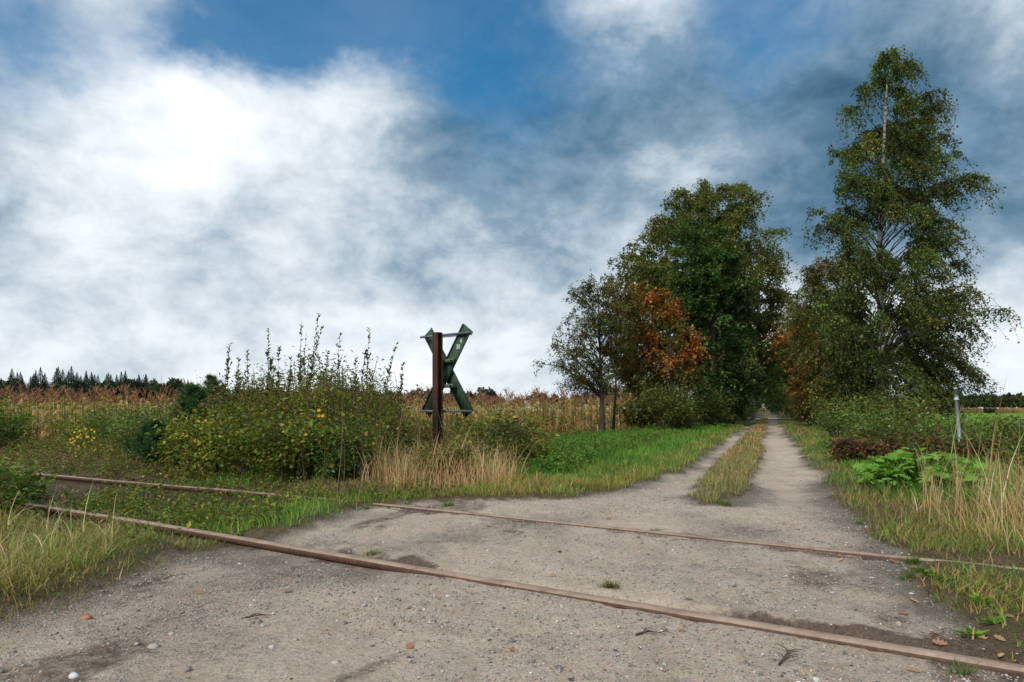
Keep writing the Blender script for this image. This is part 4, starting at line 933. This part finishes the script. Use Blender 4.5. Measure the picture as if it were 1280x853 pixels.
for r_ in range(3):
    for s in np.arange(1.5, mlen, .34 if r_ == 0 else .42):
        p = MZ0 + mdir * (s + rng.normal(0, .07)) + mper * (r_ * .7 + rng.normal(0, .06))
        if p[0] / p[1] < -.80 or p[0] / p[1] > .24 or cnt >= 285: continue
        if -.45 < p[0] / p[1] < -.16 and r_ > 0: continue
        cnt += 1; v = VAR[rng.integers(7)]
        o = empty('maize_plant', (p[0], p[1], float(zfun(p[0], p[1]))), rng.uniform(0, 6.28)); s_ = rng.uniform(.9, 1.16); o.scale = (s_, s_, s_)
        tag(o, 'ripening maize plant with drying leaves and brown tassel in the front rows', 'maize plant', MGRP)
        for nm, me, mt in zip(('stalk', 'foliage', 'tassel'), v, ('leaf', 'leaf', 'grass')): obj(nm, me, MAT[mt], o)
# the rest of the field, which nobody could count
m = MB(); low = []
for k in range(6):
    st, fo, ta = maize_parts(1.62 + .05 * k, 4, 8, .75); q = MB()
    for a_ in (st, fo, ta):
        off = q.n
        for kk, vv in a_.F.items():
            for f_ in vv: q.F.setdefault(kk, []).append(f_ + off)
        q.V += a_.V; q.C += a_.C; q.n += a_.n
    low.append((np.concatenate(q.V), [np.concatenate(v) for v in q.F.values()], np.concatenate(q.C)))
for r_ in list(np.arange(.7, 9, .8)) + list(np.arange(10, 60, 3.0)):
    step = .33 if r_ < 9 else .8
    if r_ < 2: step = .5
    for s in np.arange(-4, mlen + 1.5, step):
        p = MZ0 + mdir * (s + rng.normal(0, .1)) + mper * (r_ + rng.normal(0, .12))
        if p[0] / p[1] < -.85 or p[0] / p[1] > .215: continue
        V, Fs, Cc = low[rng.integers(6)]; a = rng.uniform(0, 6.28); s_ = rng.uniform(.85, 1.12); wide = 1.0 if r_ < 9 else 1.5
        Mx = np.array([[math.cos(a), -math.sin(a), 0], [math.sin(a), math.cos(a), 0], [0, 0, 1]]) * s_
        m.add((V * A(wide, wide, 1)) @ Mx.T + A(p[0], p[1], -.42), Fs, np.clip(Cc * rng.uniform(.8, 1.2), 0, 1))
stuff('maize_field', m, 'rows of drying brown tasselled maize filling the field behind the front rows', 'maize', 'leaf')
# far maize beyond the meadow
m = MB(); n = 9000
x = rng.uniform(60, 330, n); y = 212 + rng.random(n) ** 2 * 14
P = np.stack([x, y, np.full(n, -.42)], -1)
m.add(*blades(P, rng.uniform(1.6, 2.3, n), rng.uniform(.25, .5, n), rng.uniform(0, 6.28, n), rng.uniform(.05, .3, n), rng.uniform(0, .2, n), pal(n, [(.30, .22, .11), (.25, .17, .08), (.2, .18, .07)]), pal(n, [(.40, .28, .14), (.33, .22, .11)]), 3))
stuff('distant_maize', m, 'distant strip of pale ripe maize beyond the green meadow', 'maize')

# ------------------------------------------------------------------ trees
def polyline(P, n): 
    P = np.asarray(P, float); t = np.linspace(0, 1, len(P)); u = np.linspace(0, 1, n)
    return np.stack([np.interp(u, t, P[:, i]) for i in range(3)], -1)
def smooth_curve(P, n):
    P = polyline(P, n)
    for _ in range(max(1, n // len(P) + 3)): P[1:-1] = (P[:-2] + 2 * P[1:-1] + P[2:]) / 4
    return P
def tree(name, label, base, trunk, r0, sil, nlimb, nstrand, nleaf, L, Wd, cs, ws=None, droop=.5, wind=0.0, strand=.7, rise=.7, bark='bark', cat='tree', group=None, depth=.85, dens_low=1.0, zmin=.15, hang=0.0, rho0=.2, limb_r=.28, tintv=.18, side_cs=None, limbmix=.4, fr0=.3):
    """base (x,y); trunk [(dx,dy,z)...]; sil [(z, left, right)...] crown half widths about the trunk, metres"""
    x, y = base; z0 = float(zfun(x, y)); root = empty(name, (x, y, z0)); tag(root, label, cat, group)
    T = smooth_curve(trunk, 24); T[0, 2] -= .15; H = T[-1, 2]
    tz = T[:, 2]
    def at_z(z): return np.stack([np.interp(z, tz, T[:, 0]), np.interp(z, tz, T[:, 1]), z], -1)
    rad = r0 * np.clip(1 - .93 * np.linspace(0, 1, 24), .06, 1) ** .85; rad[0] *= 1.35; rad[1] *= 1.1
    tm = MB(); tm.tube(T, rad, 10)
    sil = np.asarray(sil, float); sil = sil[np.argsort(sil[:, 0])]
    zz = np.linspace(sil[0, 0], sil[-1, 0], 60); wz = np.interp(zz, sil[:, 0], sil[:, 1] + sil[:, 2]) + .15
    zE = rng.choice(zz, nlimb, p=wz / wz.sum()) + rng.normal(0, .12, nlimb)
    az = np.arange(nlimb) * 2.399 + rng.normal(0, .5, nlimb); cs_ = np.cos(az)
    Lr = np.interp(zE, sil[:, 0], sil[:, 1]); Rr = np.interp(zE, sil[:, 0], sil[:, 2])
    rho = np.sqrt(rng.uniform(rho0, 1, nlimb)) * rng.uniform(.82, 1.06, nlimb)
    # half widths are signed: a crown edge may lie on the other side of the trunk line
    cx = (Rr - Lr) / 2; hw = (Rr + Lr) / 2
    E = at_z(np.minimum(zE, H)); E[:, 2] = zE
    E = E + np.stack([cx + hw * rho * cs_, hw * depth * rho * np.sin(az), 0 * az], -1)
    reach = np.hypot(E[:, 0] - at_z(zE)[:, 0], E[:, 1] - at_z(zE)[:, 1])
    zA = np.clip(zE - reach * rise + rng.normal(0, .1, nlimb), H * zmin, H * .97)
    B = at_z(zA); dd = E - B
    Cc = B + dd * .5 + np.stack([0 * az, 0 * az, reach * (.22 + .25 * droop)], -1)
    t = np.linspace(0, 1, 7)[None, :, None]
    Cv = B[:, None] * (1 - t) ** 2 + 2 * t * (1 - t) * Cc[:, None] + E[:, None] * t ** 2
    Cv[:, 1:-1] += rng.normal(0, .02, Cv[:, 1:-1].shape) * reach[:, None, None]
    lr = (np.interp(zA, tz, rad) * limb_r * rng.uniform(.7, 1.2, nlimb))[:, None] * np.linspace(1, .18, 7)[None]
    V, Fq = tubes(Cv, np.maximum(lr, .006), 5); lm = MB(); lm.add(V, [Fq])
    obj('trunk', tm.mesh('trunk', True), MAT[bark], root); obj('limbs', lm.mesh('limbs', True), MAT['bark'], root)
    # strands: side twigs carrying the leaves
    ns = nlimb * nstrand; li = np.repeat(np.arange(nlimb), nstrand); fr = rng.uniform(fr0, 1.0, ns) ** .75
    u = fr * 6; i0 = np.minimum(u.astype(int), 5); w = (u - i0)[:, None]
    S0 = Cv[li, i0] * (1 - w) + Cv[li, i0 + 1] * w
    outw = nrm(dd[li] * A(1, 1, .3)); Ds = nrm(outw * .7 + rdir(ns) * .9 + A(wind, 0, .15))
    ls = strand * rng.uniform(.45, 1.2, ns)
    tt = np.linspace(0, 1, 5)[None, :, None]
    St = S0[:, None] + Ds[:, None] * (ls[:, None, None] * (tt - .25 * hang * tt ** 2)) + A(wind * .5, 0, -1)[None, None] * (ls * (droop * .8 + hang))[:, None, None] * tt ** 2
    V, Fq = tubes(St, np.linspace(.010, .004, 5)[None] * np.ones((ns, 1)) * (.6 + .4 * strand), 3)
    cm0 = MB(); cm0.add(V, [Fq]); obj('twigs', cm0.mesh('twigs'), MAT['twig'], root)
    k = max(1, nleaf // ns); tl = rng.uniform(.08, 1.04, (ns, k)); u = np.clip(tl * 4, 0, 3.999); i0 = u.astype(int); w = (u - i0)[..., None]
    si = np.arange(ns)[:, None]
    Q = (St[si, i0] * (1 - w) + St[si, i0 + 1] * w).reshape(-1, 3) + rng.normal(0, .06 * strand + .02, (ns * k, 3))
    Dl = rdir(len(Q)) * A(1, 1, .7) + A(wind * .4, 0, -.35 - .5 * hang)
    sz = L * rng.uniform(.6, 1.25, len(Q))
    tint = np.clip(1 + rng.normal(0, tintv, nlimb), .5, 1.7)[li] * np.clip(1 + rng.normal(0, .12, ns), .6, 1.5)
    c = pal(len(Q), cs, ws)
    if limbmix:
        lc = pal(nlimb, cs, ws, .1)[li]; sel = rng.random(len(Q)) < limbmix; c[sel] = (np.repeat(lc, k, axis=0) * (1 + rng.normal(0, .2, (len(Q), 1))))[sel]
    if side_cs is not None:      # a branch or two has turned
        fn, c2 = side_cs; sel = np.repeat(fn(E[li]), k); c[sel] = pal(sel.sum(), c2)
    c = np.clip(c * np.repeat(tint, k)[:, None], .003, .9)
    cm = MB(); cm.add(*leaves(Q, Dl, rdir(len(Q)) * .7 + A(0, 0, 1), sz, sz * Wd, c))
    obj('crown', cm.mesh('crown'), MAT['leaf'], root)
    return root
def copy_tree(o, loc, rz, sc, label=None, parent=None):
    c = o.copy(); COL.objects.link(c)
    c.location = loc; c.rotation_euler = (0, 0, rz); c.scale = sc
    if label: c['label'] = label
    for ch in [q for q in bpy.data.objects if q.parent == o]:
        d = ch.copy(); COL.objects.link(d); d.parent = c
    return c
def silh(d, px0, rows):        # photo rows (py, left px, right px) about trunk px0 -> metres
    k = d / F; return [(EYE + (512 - py) * k, (px0 - l) * k, (r - px0) * k) for py, l, r in rows]
BIRCH = [(.09, .145, .032), (.13, .185, .04), (.065, .11, .026), (.2, .19, .042), (.34, .19, .034)]
BW = [5, 4, 4, 1.3, .6]
# the big birch on the meadow side
d = 23; k = d / F
tree('birch_tree', 'tall leaning birch with white trunk and drooping wind-blown crown by the meadow', ((1106 - 640) * k, d),
     [(0, 0, 0), (-.05, .1, 3), (-.15, .1, 6), (-.05, .0, 9.5), (.1, 0, 12.3)], .15,
     silh(d, 1106, [(66, 1098, 1114), (84, 1070, 1142), (106, 1054, 1168), (125, 1046, 1186), (160, 1036, 1172), (200, 1022, 1200), (235, 1020, 1228), (265, 1022, 1222), (300, 1025, 1200), (335, 1012, 1240), (380, 1003, 1258), (420, 1003, 1254), (460, 1008, 1246), (490, 1012, 1222), (515, 1035, 1185)]),
     200, 22, 104000, .088, .74, BIRCH, BW, droop=.6, wind=.5, strand=.72, rise=.75, bark='birch_bark', hang=.55, zmin=.2, rho0=.05, tintv=.26, fr0=.42)
d = 26; k = d / F
ORANGE = [(.40, .145, .03), (.48, .21, .04), (.31, .085, .025), (.25, .16, .035), (.13, .135, .03)]
tree('young_birch', 'bushy olive green birch leaning over the track beside the tall birch', ((1035 - 640) * k, d), [(0, 0, 0), (.1, 0, 2.5), (0, 0, 5.3)], .09,
     silh(d, 1035, [(325, 1010, 1050), (345, 985, 1075), (380, 975, 1090), (420, 975, 1095), (460, 985, 1095), (495, 1000, 1090), (515, 1015, 1070)]),
     80, 20, 34000, .088, .7, [(.145, .18, .045), (.115, .15, .036), (.2, .2, .052), (.27, .2, .05)], None, .6, -.1, .6, .7, 'birch_bark', hang=.4, rho0=.1)
d = 29; k = d / F
tree('maple_tree', 'orange leaved maple hanging into the dark end of the track under the birches', ((1030 - 640) * k, d), [(0, 0, 0), (-.2, 0, 2), (-.4, 0, 4.6)], .09,
     silh(d, 1030, [(405, 990, 1022), (428, 968, 1045), (452, 960, 1060), (475, 985, 1068), (500, 1000, 1060), (512, 1010, 1050)]),
     50, 9, 5200, .13, .75, ORANGE, [3, 2, 4, 3, 3], .4, -.1, .6, .5, rho0=.3, limbmix=.7, tintv=.3)
# left group
d = 22; k = d / F
tree('rowan_tree', 'slender open rowan with sparse leaves standing clear of the others by the maize', ((752 - 640) * k, d), [(0, 0, 0), (.02, 0, 1.2), (-.05, 0, 2.6), (-.12, 0, 4.9)], .10,
     silh(d, 752, [(348, 735, 752), (368, 708, 780), (400, 688, 800), (435, 672, 802), (458, 676, 790), (478, 700, 775)]),
     84, 8, 11500, .095, .42, [(.075, .11, .025), (.10, .125, .03), (.16, .11, .03), (.26, .10, .025)], [5, 4, 1.5, .7], .35, 0, .5, .85, zmin=.25, rho0=.03, limb_r=.4)
d = 23.5; k = d / F
tree('rowan_tree', 'thin dark trunked young tree right beside the slender rowan', ((766 - 640) * k, d), [(0, 0, 0), (.1, 0, 1.5), (.15, 0, 4.6)], .06,
     silh(d, 766, [(352, 755, 785), (385, 740, 800), (430, 740, 805), (470, 750, 800)]),
     40, 7, 6000, .10, .45, [(.15, .13, .03), (.2, .13, .03), (.11, .12, .03)], None, .35, 0, .5, .7, zmin=.35)
d = 25; k = d / F
tree('maple_tree', 'bright orange autumn maple in front of the dark oak', ((842 - 640) * k, d), [(0, 0, 0), (-.1, 0, 1.5), (-.15, 0, 4.7)], .10,
     silh(d, 842, [(366, 812, 838), (385, 792, 862), (415, 788, 884), (450, 790, 892), (480, 800, 888), (510, 820, 875)]),
     75, 12, 10000, .115, .7, ORANGE, [5, 4, 3, 3, 2], .4, 0, .5, .7, rho0=.05, limbmix=.75, tintv=.3, side_cs=(lambda E: (E[:, 2] < 2.2) | (rng.random(len(E)) < .12), [(.16, .13, .03), (.11, .12, .03), (.24, .14, .03)]))
d = 25.5; k = d / F
tree('field_maple', 'rusty olive leafy tree between the slender rowan and the orange maple', ((795 - 640) * k, d), [(0, 0, 0), (.05, 0, 1.6), (0, 0, 4.8)], .10,
     silh(d, 795, [(358, 775, 800), (380, 762, 815), (420, 760, 830), (455, 765, 835), (485, 780, 830)]),
     70, 10, 12000, .115, .6, [(.20, .14, .028), (.15, .13, .028), (.28, .14, .026), (.10, .11, .026)], None, .4, 0, .5, .7, rho0=.15)
OAKC = [(.045, .10, .026), (.06, .125, .03), (.032, .075, .022), (.10, .135, .034)]
d = 31; k = d / F
tree('oak_tree', 'dark green oak with dense rounded crown on the left side of the track', ((893 - 640) * k, d), [(0, 0, 0), (0, .1, 3), (-.1, 0, 8.2)], .2,
     silh(d, 893, [(278, 850, 900), (300, 838, 920), (340, 825, 940), (390, 820, 950), (430, 850, 955), (470, 862, 955), (500, 870, 945), (520, 875, 935)]),
     130, 10, 30000, .15, .75, OAKC, None, .3, 0, .7, .55, rho0=.15, zmin=.12, tintv=.28)
d = 40; k = d / F
tree('birch_tree', 'large broad birch with hanging branch tips towering behind the dark oak', ((876 - 640) * k, d), [(0, 0, 0), (.1, 0, 5), (.1, 0, 13.2)], .24,
     silh(d, 876, [(226, 872, 925), (242, 838, 955), (264, 806, 968), (292, 776, 970), (322, 750, 964), (352, 748, 952), (385, 760, 948), (420, 790, 950), (470, 820, 950)]),
     180, 18, 80000, .17, .65, [(.115, .155, .032), (.15, .175, .038), (.085, .12, .026), (.2, .18, .04)], None, .6, .15, 1.2, .7, 'birch_bark', hang=.45, rho0=.12, tintv=.2)
d = 46; k = d / F
tree('birch_tree', 'olive green birch whose crown reaches over the track behind the oak', ((940 - 640) * k, d), [(0, 0, 0), (.2, 0, 5), (.6, 0, 10.2)], .2,
     silh(d, 940, [(318, 935, 965), (340, 918, 972), (380, 905, 982), (430, 905, 985), (480, 910, 970)]),
     100, 10, 18000, .19, .65, [(.12, .14, .03), (.09, .11, .028), (.17, .16, .04)], None, .6, 0, 1.1, .7, 'birch_bark', hang=.4)
# the avenue deeper in: two kinds, copied along both sides
AG = 'dark avenue trees along the track'
def track_pt(s, l): p = TO + TT * s + TR * l; return float(p[0]), float(p[1])
p0 = track_pt(50, -3.4); p1 = track_pt(44, 3.8)
ta_ = tree('avenue_oak', 'dark oak of the avenue behind the front trees, left of the track', p0, [(0, 0, 0), (.1, 0, 4), (.2, 0, 9)], .22, [(.6, 1.2, 1.6), (2.2, 2.4, 2.6), (4.5, 3.2, 3.6), (7, 3, 3.2), (9, 1.6, 1.6), (10, .4, .4)], 110, 8, 11000, .24, .75, OAKC, None, .3, 0, .9, .45, group=AG, zmin=.1)
tb_ = tree('avenue_oak', 'dark oak of the avenue behind the front trees, right of the track', p1, [(0, 0, 0), (-.1, 0, 4), (-.2, 0, 7)], .2, [(.5, 1.6, 1.2), (2, 2.6, 2.2), (4.5, 3.4, 2.8), (6, 2.6, 2.4), (7.6, .5, .4)], 100, 8, 9500, .24, .75, OAKC, None, .3, 0, .9, .45, group=AG, zmin=.1)
for s, l, sc in ((62, -3.2, 1), (75, -3.0, 1.05), (90, -2.8, 1.1), (108, -2.8, 1.1), (40, -3.6, .8), (130, -2.6, 1.2)):
    x, y = track_pt(s, l); copy_tree(ta_, (x, y, float(zfun(x, y))), rng.uniform(-.7, .7), (sc, sc, sc))
for s, l, sc in ((36, 3.6, .8), (55, 3.4, 1.05), (68, 3.2, 1.1), (82, 3.0, 1.15), (98, 2.9, 1.2), (118, 2.8, 1.3)):
    x, y = track_pt(s, l); copy_tree(tb_, (x, y, float(zfun(x, y))), rng.uniform(-.7, .7), (sc, sc, sc))
for s, l, sc in ((150, 0.8, 1.1), (156, -3.5, 1.2), (154, 4.5, 1.2), (166, 1.5, 1.5)):
    x, y = track_pt(s, l); copy_tree(tb_, (x, y, float(zfun(x, y))), rng.uniform(-2, 2), (sc, sc, sc), 'dark oak standing across the far end of the avenue')
# shrubs under the avenue
US = [(.10, .14, .034), (.14, .165, .04), (.07, .10, .025), (.2, .165, .044)]
for px, d, r, h, lb in ((826, 22, 1.0, 1.6, 'olive green shrub under the orange maple'), (850, 23.5, .9, 1.2, 'low dark shrub at the edge of the left verge'), (800, 22.5, .7, 1.0, 'brownish shrub beside the slender rowan'), (885, 27, 1.0, 1.5, 'dark shrub at the foot of the dark oak'), (908, 33, 1.2, 1.9, 'reddish green shrub beside the track under the oak'), (926, 40, 1.1, 1.7, 'fresh green shrub further along the left track edge')):
    bush('shrub', lb, 'shrub', (px - 640) / F * d, d, r, r, h, 36, 2600, .10, .55, US + ([(.14, .05, .02)] if px == 908 else []), None)
for px, d, r, h, lb in ((1090, 19.5, .8, 1.15, 'green leafy shrub at the foot of the tall birch'), (1062, 21.5, .9, 1.1, 'olive shrub under the bushy young birch'), (1040, 25, 1.0, 1.5, 'dark shrub at the right track edge below the orange leaves'), (1018, 30, 1.1, 1.5, 'grey brown shrub deeper along the right track edge'), (1002, 37, 1.2, 1.8, 'dusky shrub in the dark mouth of the avenue'), (1140, 19.5, 1.0, 1.0, 'dense green shrub between the tall birch and the marker post'), (1115, 17.5, .7, .75, 'pale leaved shrub in front of the tall birch')):
    bush('shrub', lb, 'shrub', (px - 640) / F * d, d, r, r, h, 36, 2400, .095, .55, US, None)

# ------------------------------------------------------------------ woods on the skyline
def far_conifer(h, r):
    tm = MB(); tm.tube([A(0, 0, -.5), A(0, 0, h * .5), A(0, 0, h)], [.22, .14, .03], 5)
    n = 2200; t = rng.uniform(.05, 1, n) ** .8; a = rng.uniform(0, 6.283, n); rr = r * (1.0 - t) * (.55 + .45 * np.abs(np.sin(t * 26))) * rng.uniform(.25, 1, n)
    P = np.stack([np.cos(a) * rr, np.sin(a) * rr, h * t], -1); D_ = np.stack([np.cos(a), np.sin(a), rng.normal(-.25, .2, n)], -1)
    cm = MB(); cm.add(*leaves(P, D_, np.tile(A(0, 0, 1), (n, 1)), rng.uniform(.5, .95, n) * (1.15 - t), .3 * (1.2 - t), pal(n, [(.04, .078, .052), (.056, .098, .06), (.03, .06, .044)])))
    cm.add(*leaves(A((0, 0, h * .93), (0, 0, h * .9)), A((0, 0, 1), (.1, 0, 1)), A((1, 0, 0), (0, 1, 0)), h * .1, .2, A((.02, .04, .022))))
    return tm.mesh('trunk'), cm.mesh('crown')
def far_broad(h, r, cs):
    tm = MB(); tm.tube([A(0, 0, -.5), A(.1, 0, h * .3), A(0, 0, h * .7)], [.25, .2, .06], 5)
    cm = MB()
    for k in range(26):
        a = rng.uniform(0, 6.283); q = rng.random() ** .5; c = A(math.cos(a) * r * q * .8, math.sin(a) * r * q * .8, h * (.32 + .52 * rng.random() * (1.15 - .5 * q)))
        n = 60; P = c + rdir(n) * r * .3 * rng.uniform(.6, 1, (n, 1)) * A(1, 1, .8)
        cm.add(*leaves(P, rdir(n), rdir(n) + A(0, 0, .6), rng.uniform(.45, .9, n), .5, np.clip(pal(n, cs) * rng.uniform(.75, 1.25), .003, .9)))
    return tm.mesh('trunk'), cm.mesh('crown')
CON = [far_conifer(10.4, 3.8), far_conifer(9.6, 4.0), far_conifer(11.0, 3.5)]
BRD = [far_broad(7.0, 3.2, [(.055, .08, .032), (.08, .095, .036), (.04, .06, .028)]), far_broad(6.4, 3.4, [(.13, .09, .04), (.11, .075, .034), (.08, .08, .032)]), far_broad(7.6, 3.4, [(.034, .06, .032), (.048, .075, .036)])]
def far_tree(name, me, x, y, z, s, label, cat, grp):
    o = empty(name, (x, y, z), rng.uniform(0, 6.28)); o.scale = (s * rng.uniform(.9, 1.15), s * rng.uniform(.9, 1.15), s); tag(o, label, cat, grp)
    obj('trunk', me[0], MAT['bark'], o); obj('crown', me[1], MAT['leaf'], o)
for k in range(250):            # spruces on the left skyline
    px = -60 + 560 * (k / 250) + rng.normal(0, 5); d = rng.uniform(150, 185); s = rng.uniform(.86, 1.08) * (1 if k % 2 else .86) * np.interp(px, [0, 150, 260, 330, 500], [1, .98, .62, .55, .5])
    far_tree('spruce_tree', CON[rng.integers(3)], (px - 640) / F * d, d, -.45, s, 'dark spruce in the distant wood beyond the maize', 'spruce', 'spruces of the distant wood')
for px, v, s in ((-20, 0, 1.0), (8, 2, 1.1), (35, 1, 1.0), (55, 1, .98), (72, 0, 1.12), (92, 2, 1.1), (112, 0, .98), (104, 1, .95), (135, 2, 1.05), (152, 0, 1.0), (170, 2, 1.1), (190, 0, 1.18), (212, 2, 1.12), (238, 2, .98), (265, 2, .92), (285, 0, .85), (300, 0, .85), (320, 2, .85), (340, 2, .85), (360, 0, .8), (380, 0, .85), (405, 2, .8), (430, 2, .85), (450, 0, .8), (468, 0, .8), (490, 2, .75)):
    d = rng.uniform(138, 146); far_tree('broadleaf_tree', BRD[v], (px - 640) / F * d, d, -.45, s, 'brownish round broadleaf tree in front of the distant spruces' if v == 1 else 'green round broadleaf tree in front of the distant spruces', 'tree', 'broadleaf trees edging the distant wood')
for px, s in ((510, .8), (522, 1.02), (535, .95), (555, .8), (575, 1.0), (590, .9), (607, 1.0), (622, .82), (645, .72), (672, .85), (690, .78), (705, .75), (720, .85), (745, 1.0), (765, 1.05), (785, 1.2), (805, 1.15), (825, 1.0)):
    d = rng.uniform(165, 185); far_tree('broadleaf_tree', BRD[2 if rng.random() < .6 else 0], (px - 640) / F * d, d, -.45, s, 'dark green broadleaf tree on the skyline behind the maize and sign', 'tree', 'skyline trees behind the maize')
for k in range(58):
    px = 985 + 330 * k / 58 + rng.normal(0, 4); d = rng.uniform(290, 330); s = rng.uniform(.95, 1.5)
    far_tree('broadleaf_tree', BRD[rng.choice(3, p=[.4, .3, .3])], (px - 640) / F * d, d, -.45, s, 'round tree in the distant wood behind the meadow and pale maize', 'tree', 'trees of the wood beyond the meadow')
x_, y_ = (1237 - 640) / F * 200, 200
bush('lone_shrub', 'single dark green shrub standing before the distant pale maize', 'shrub', x_, y_, 1.6, 1.2, 1.6, 20, 900, .4, .6, [(.03, .055, .02), (.04, .07, .02)])
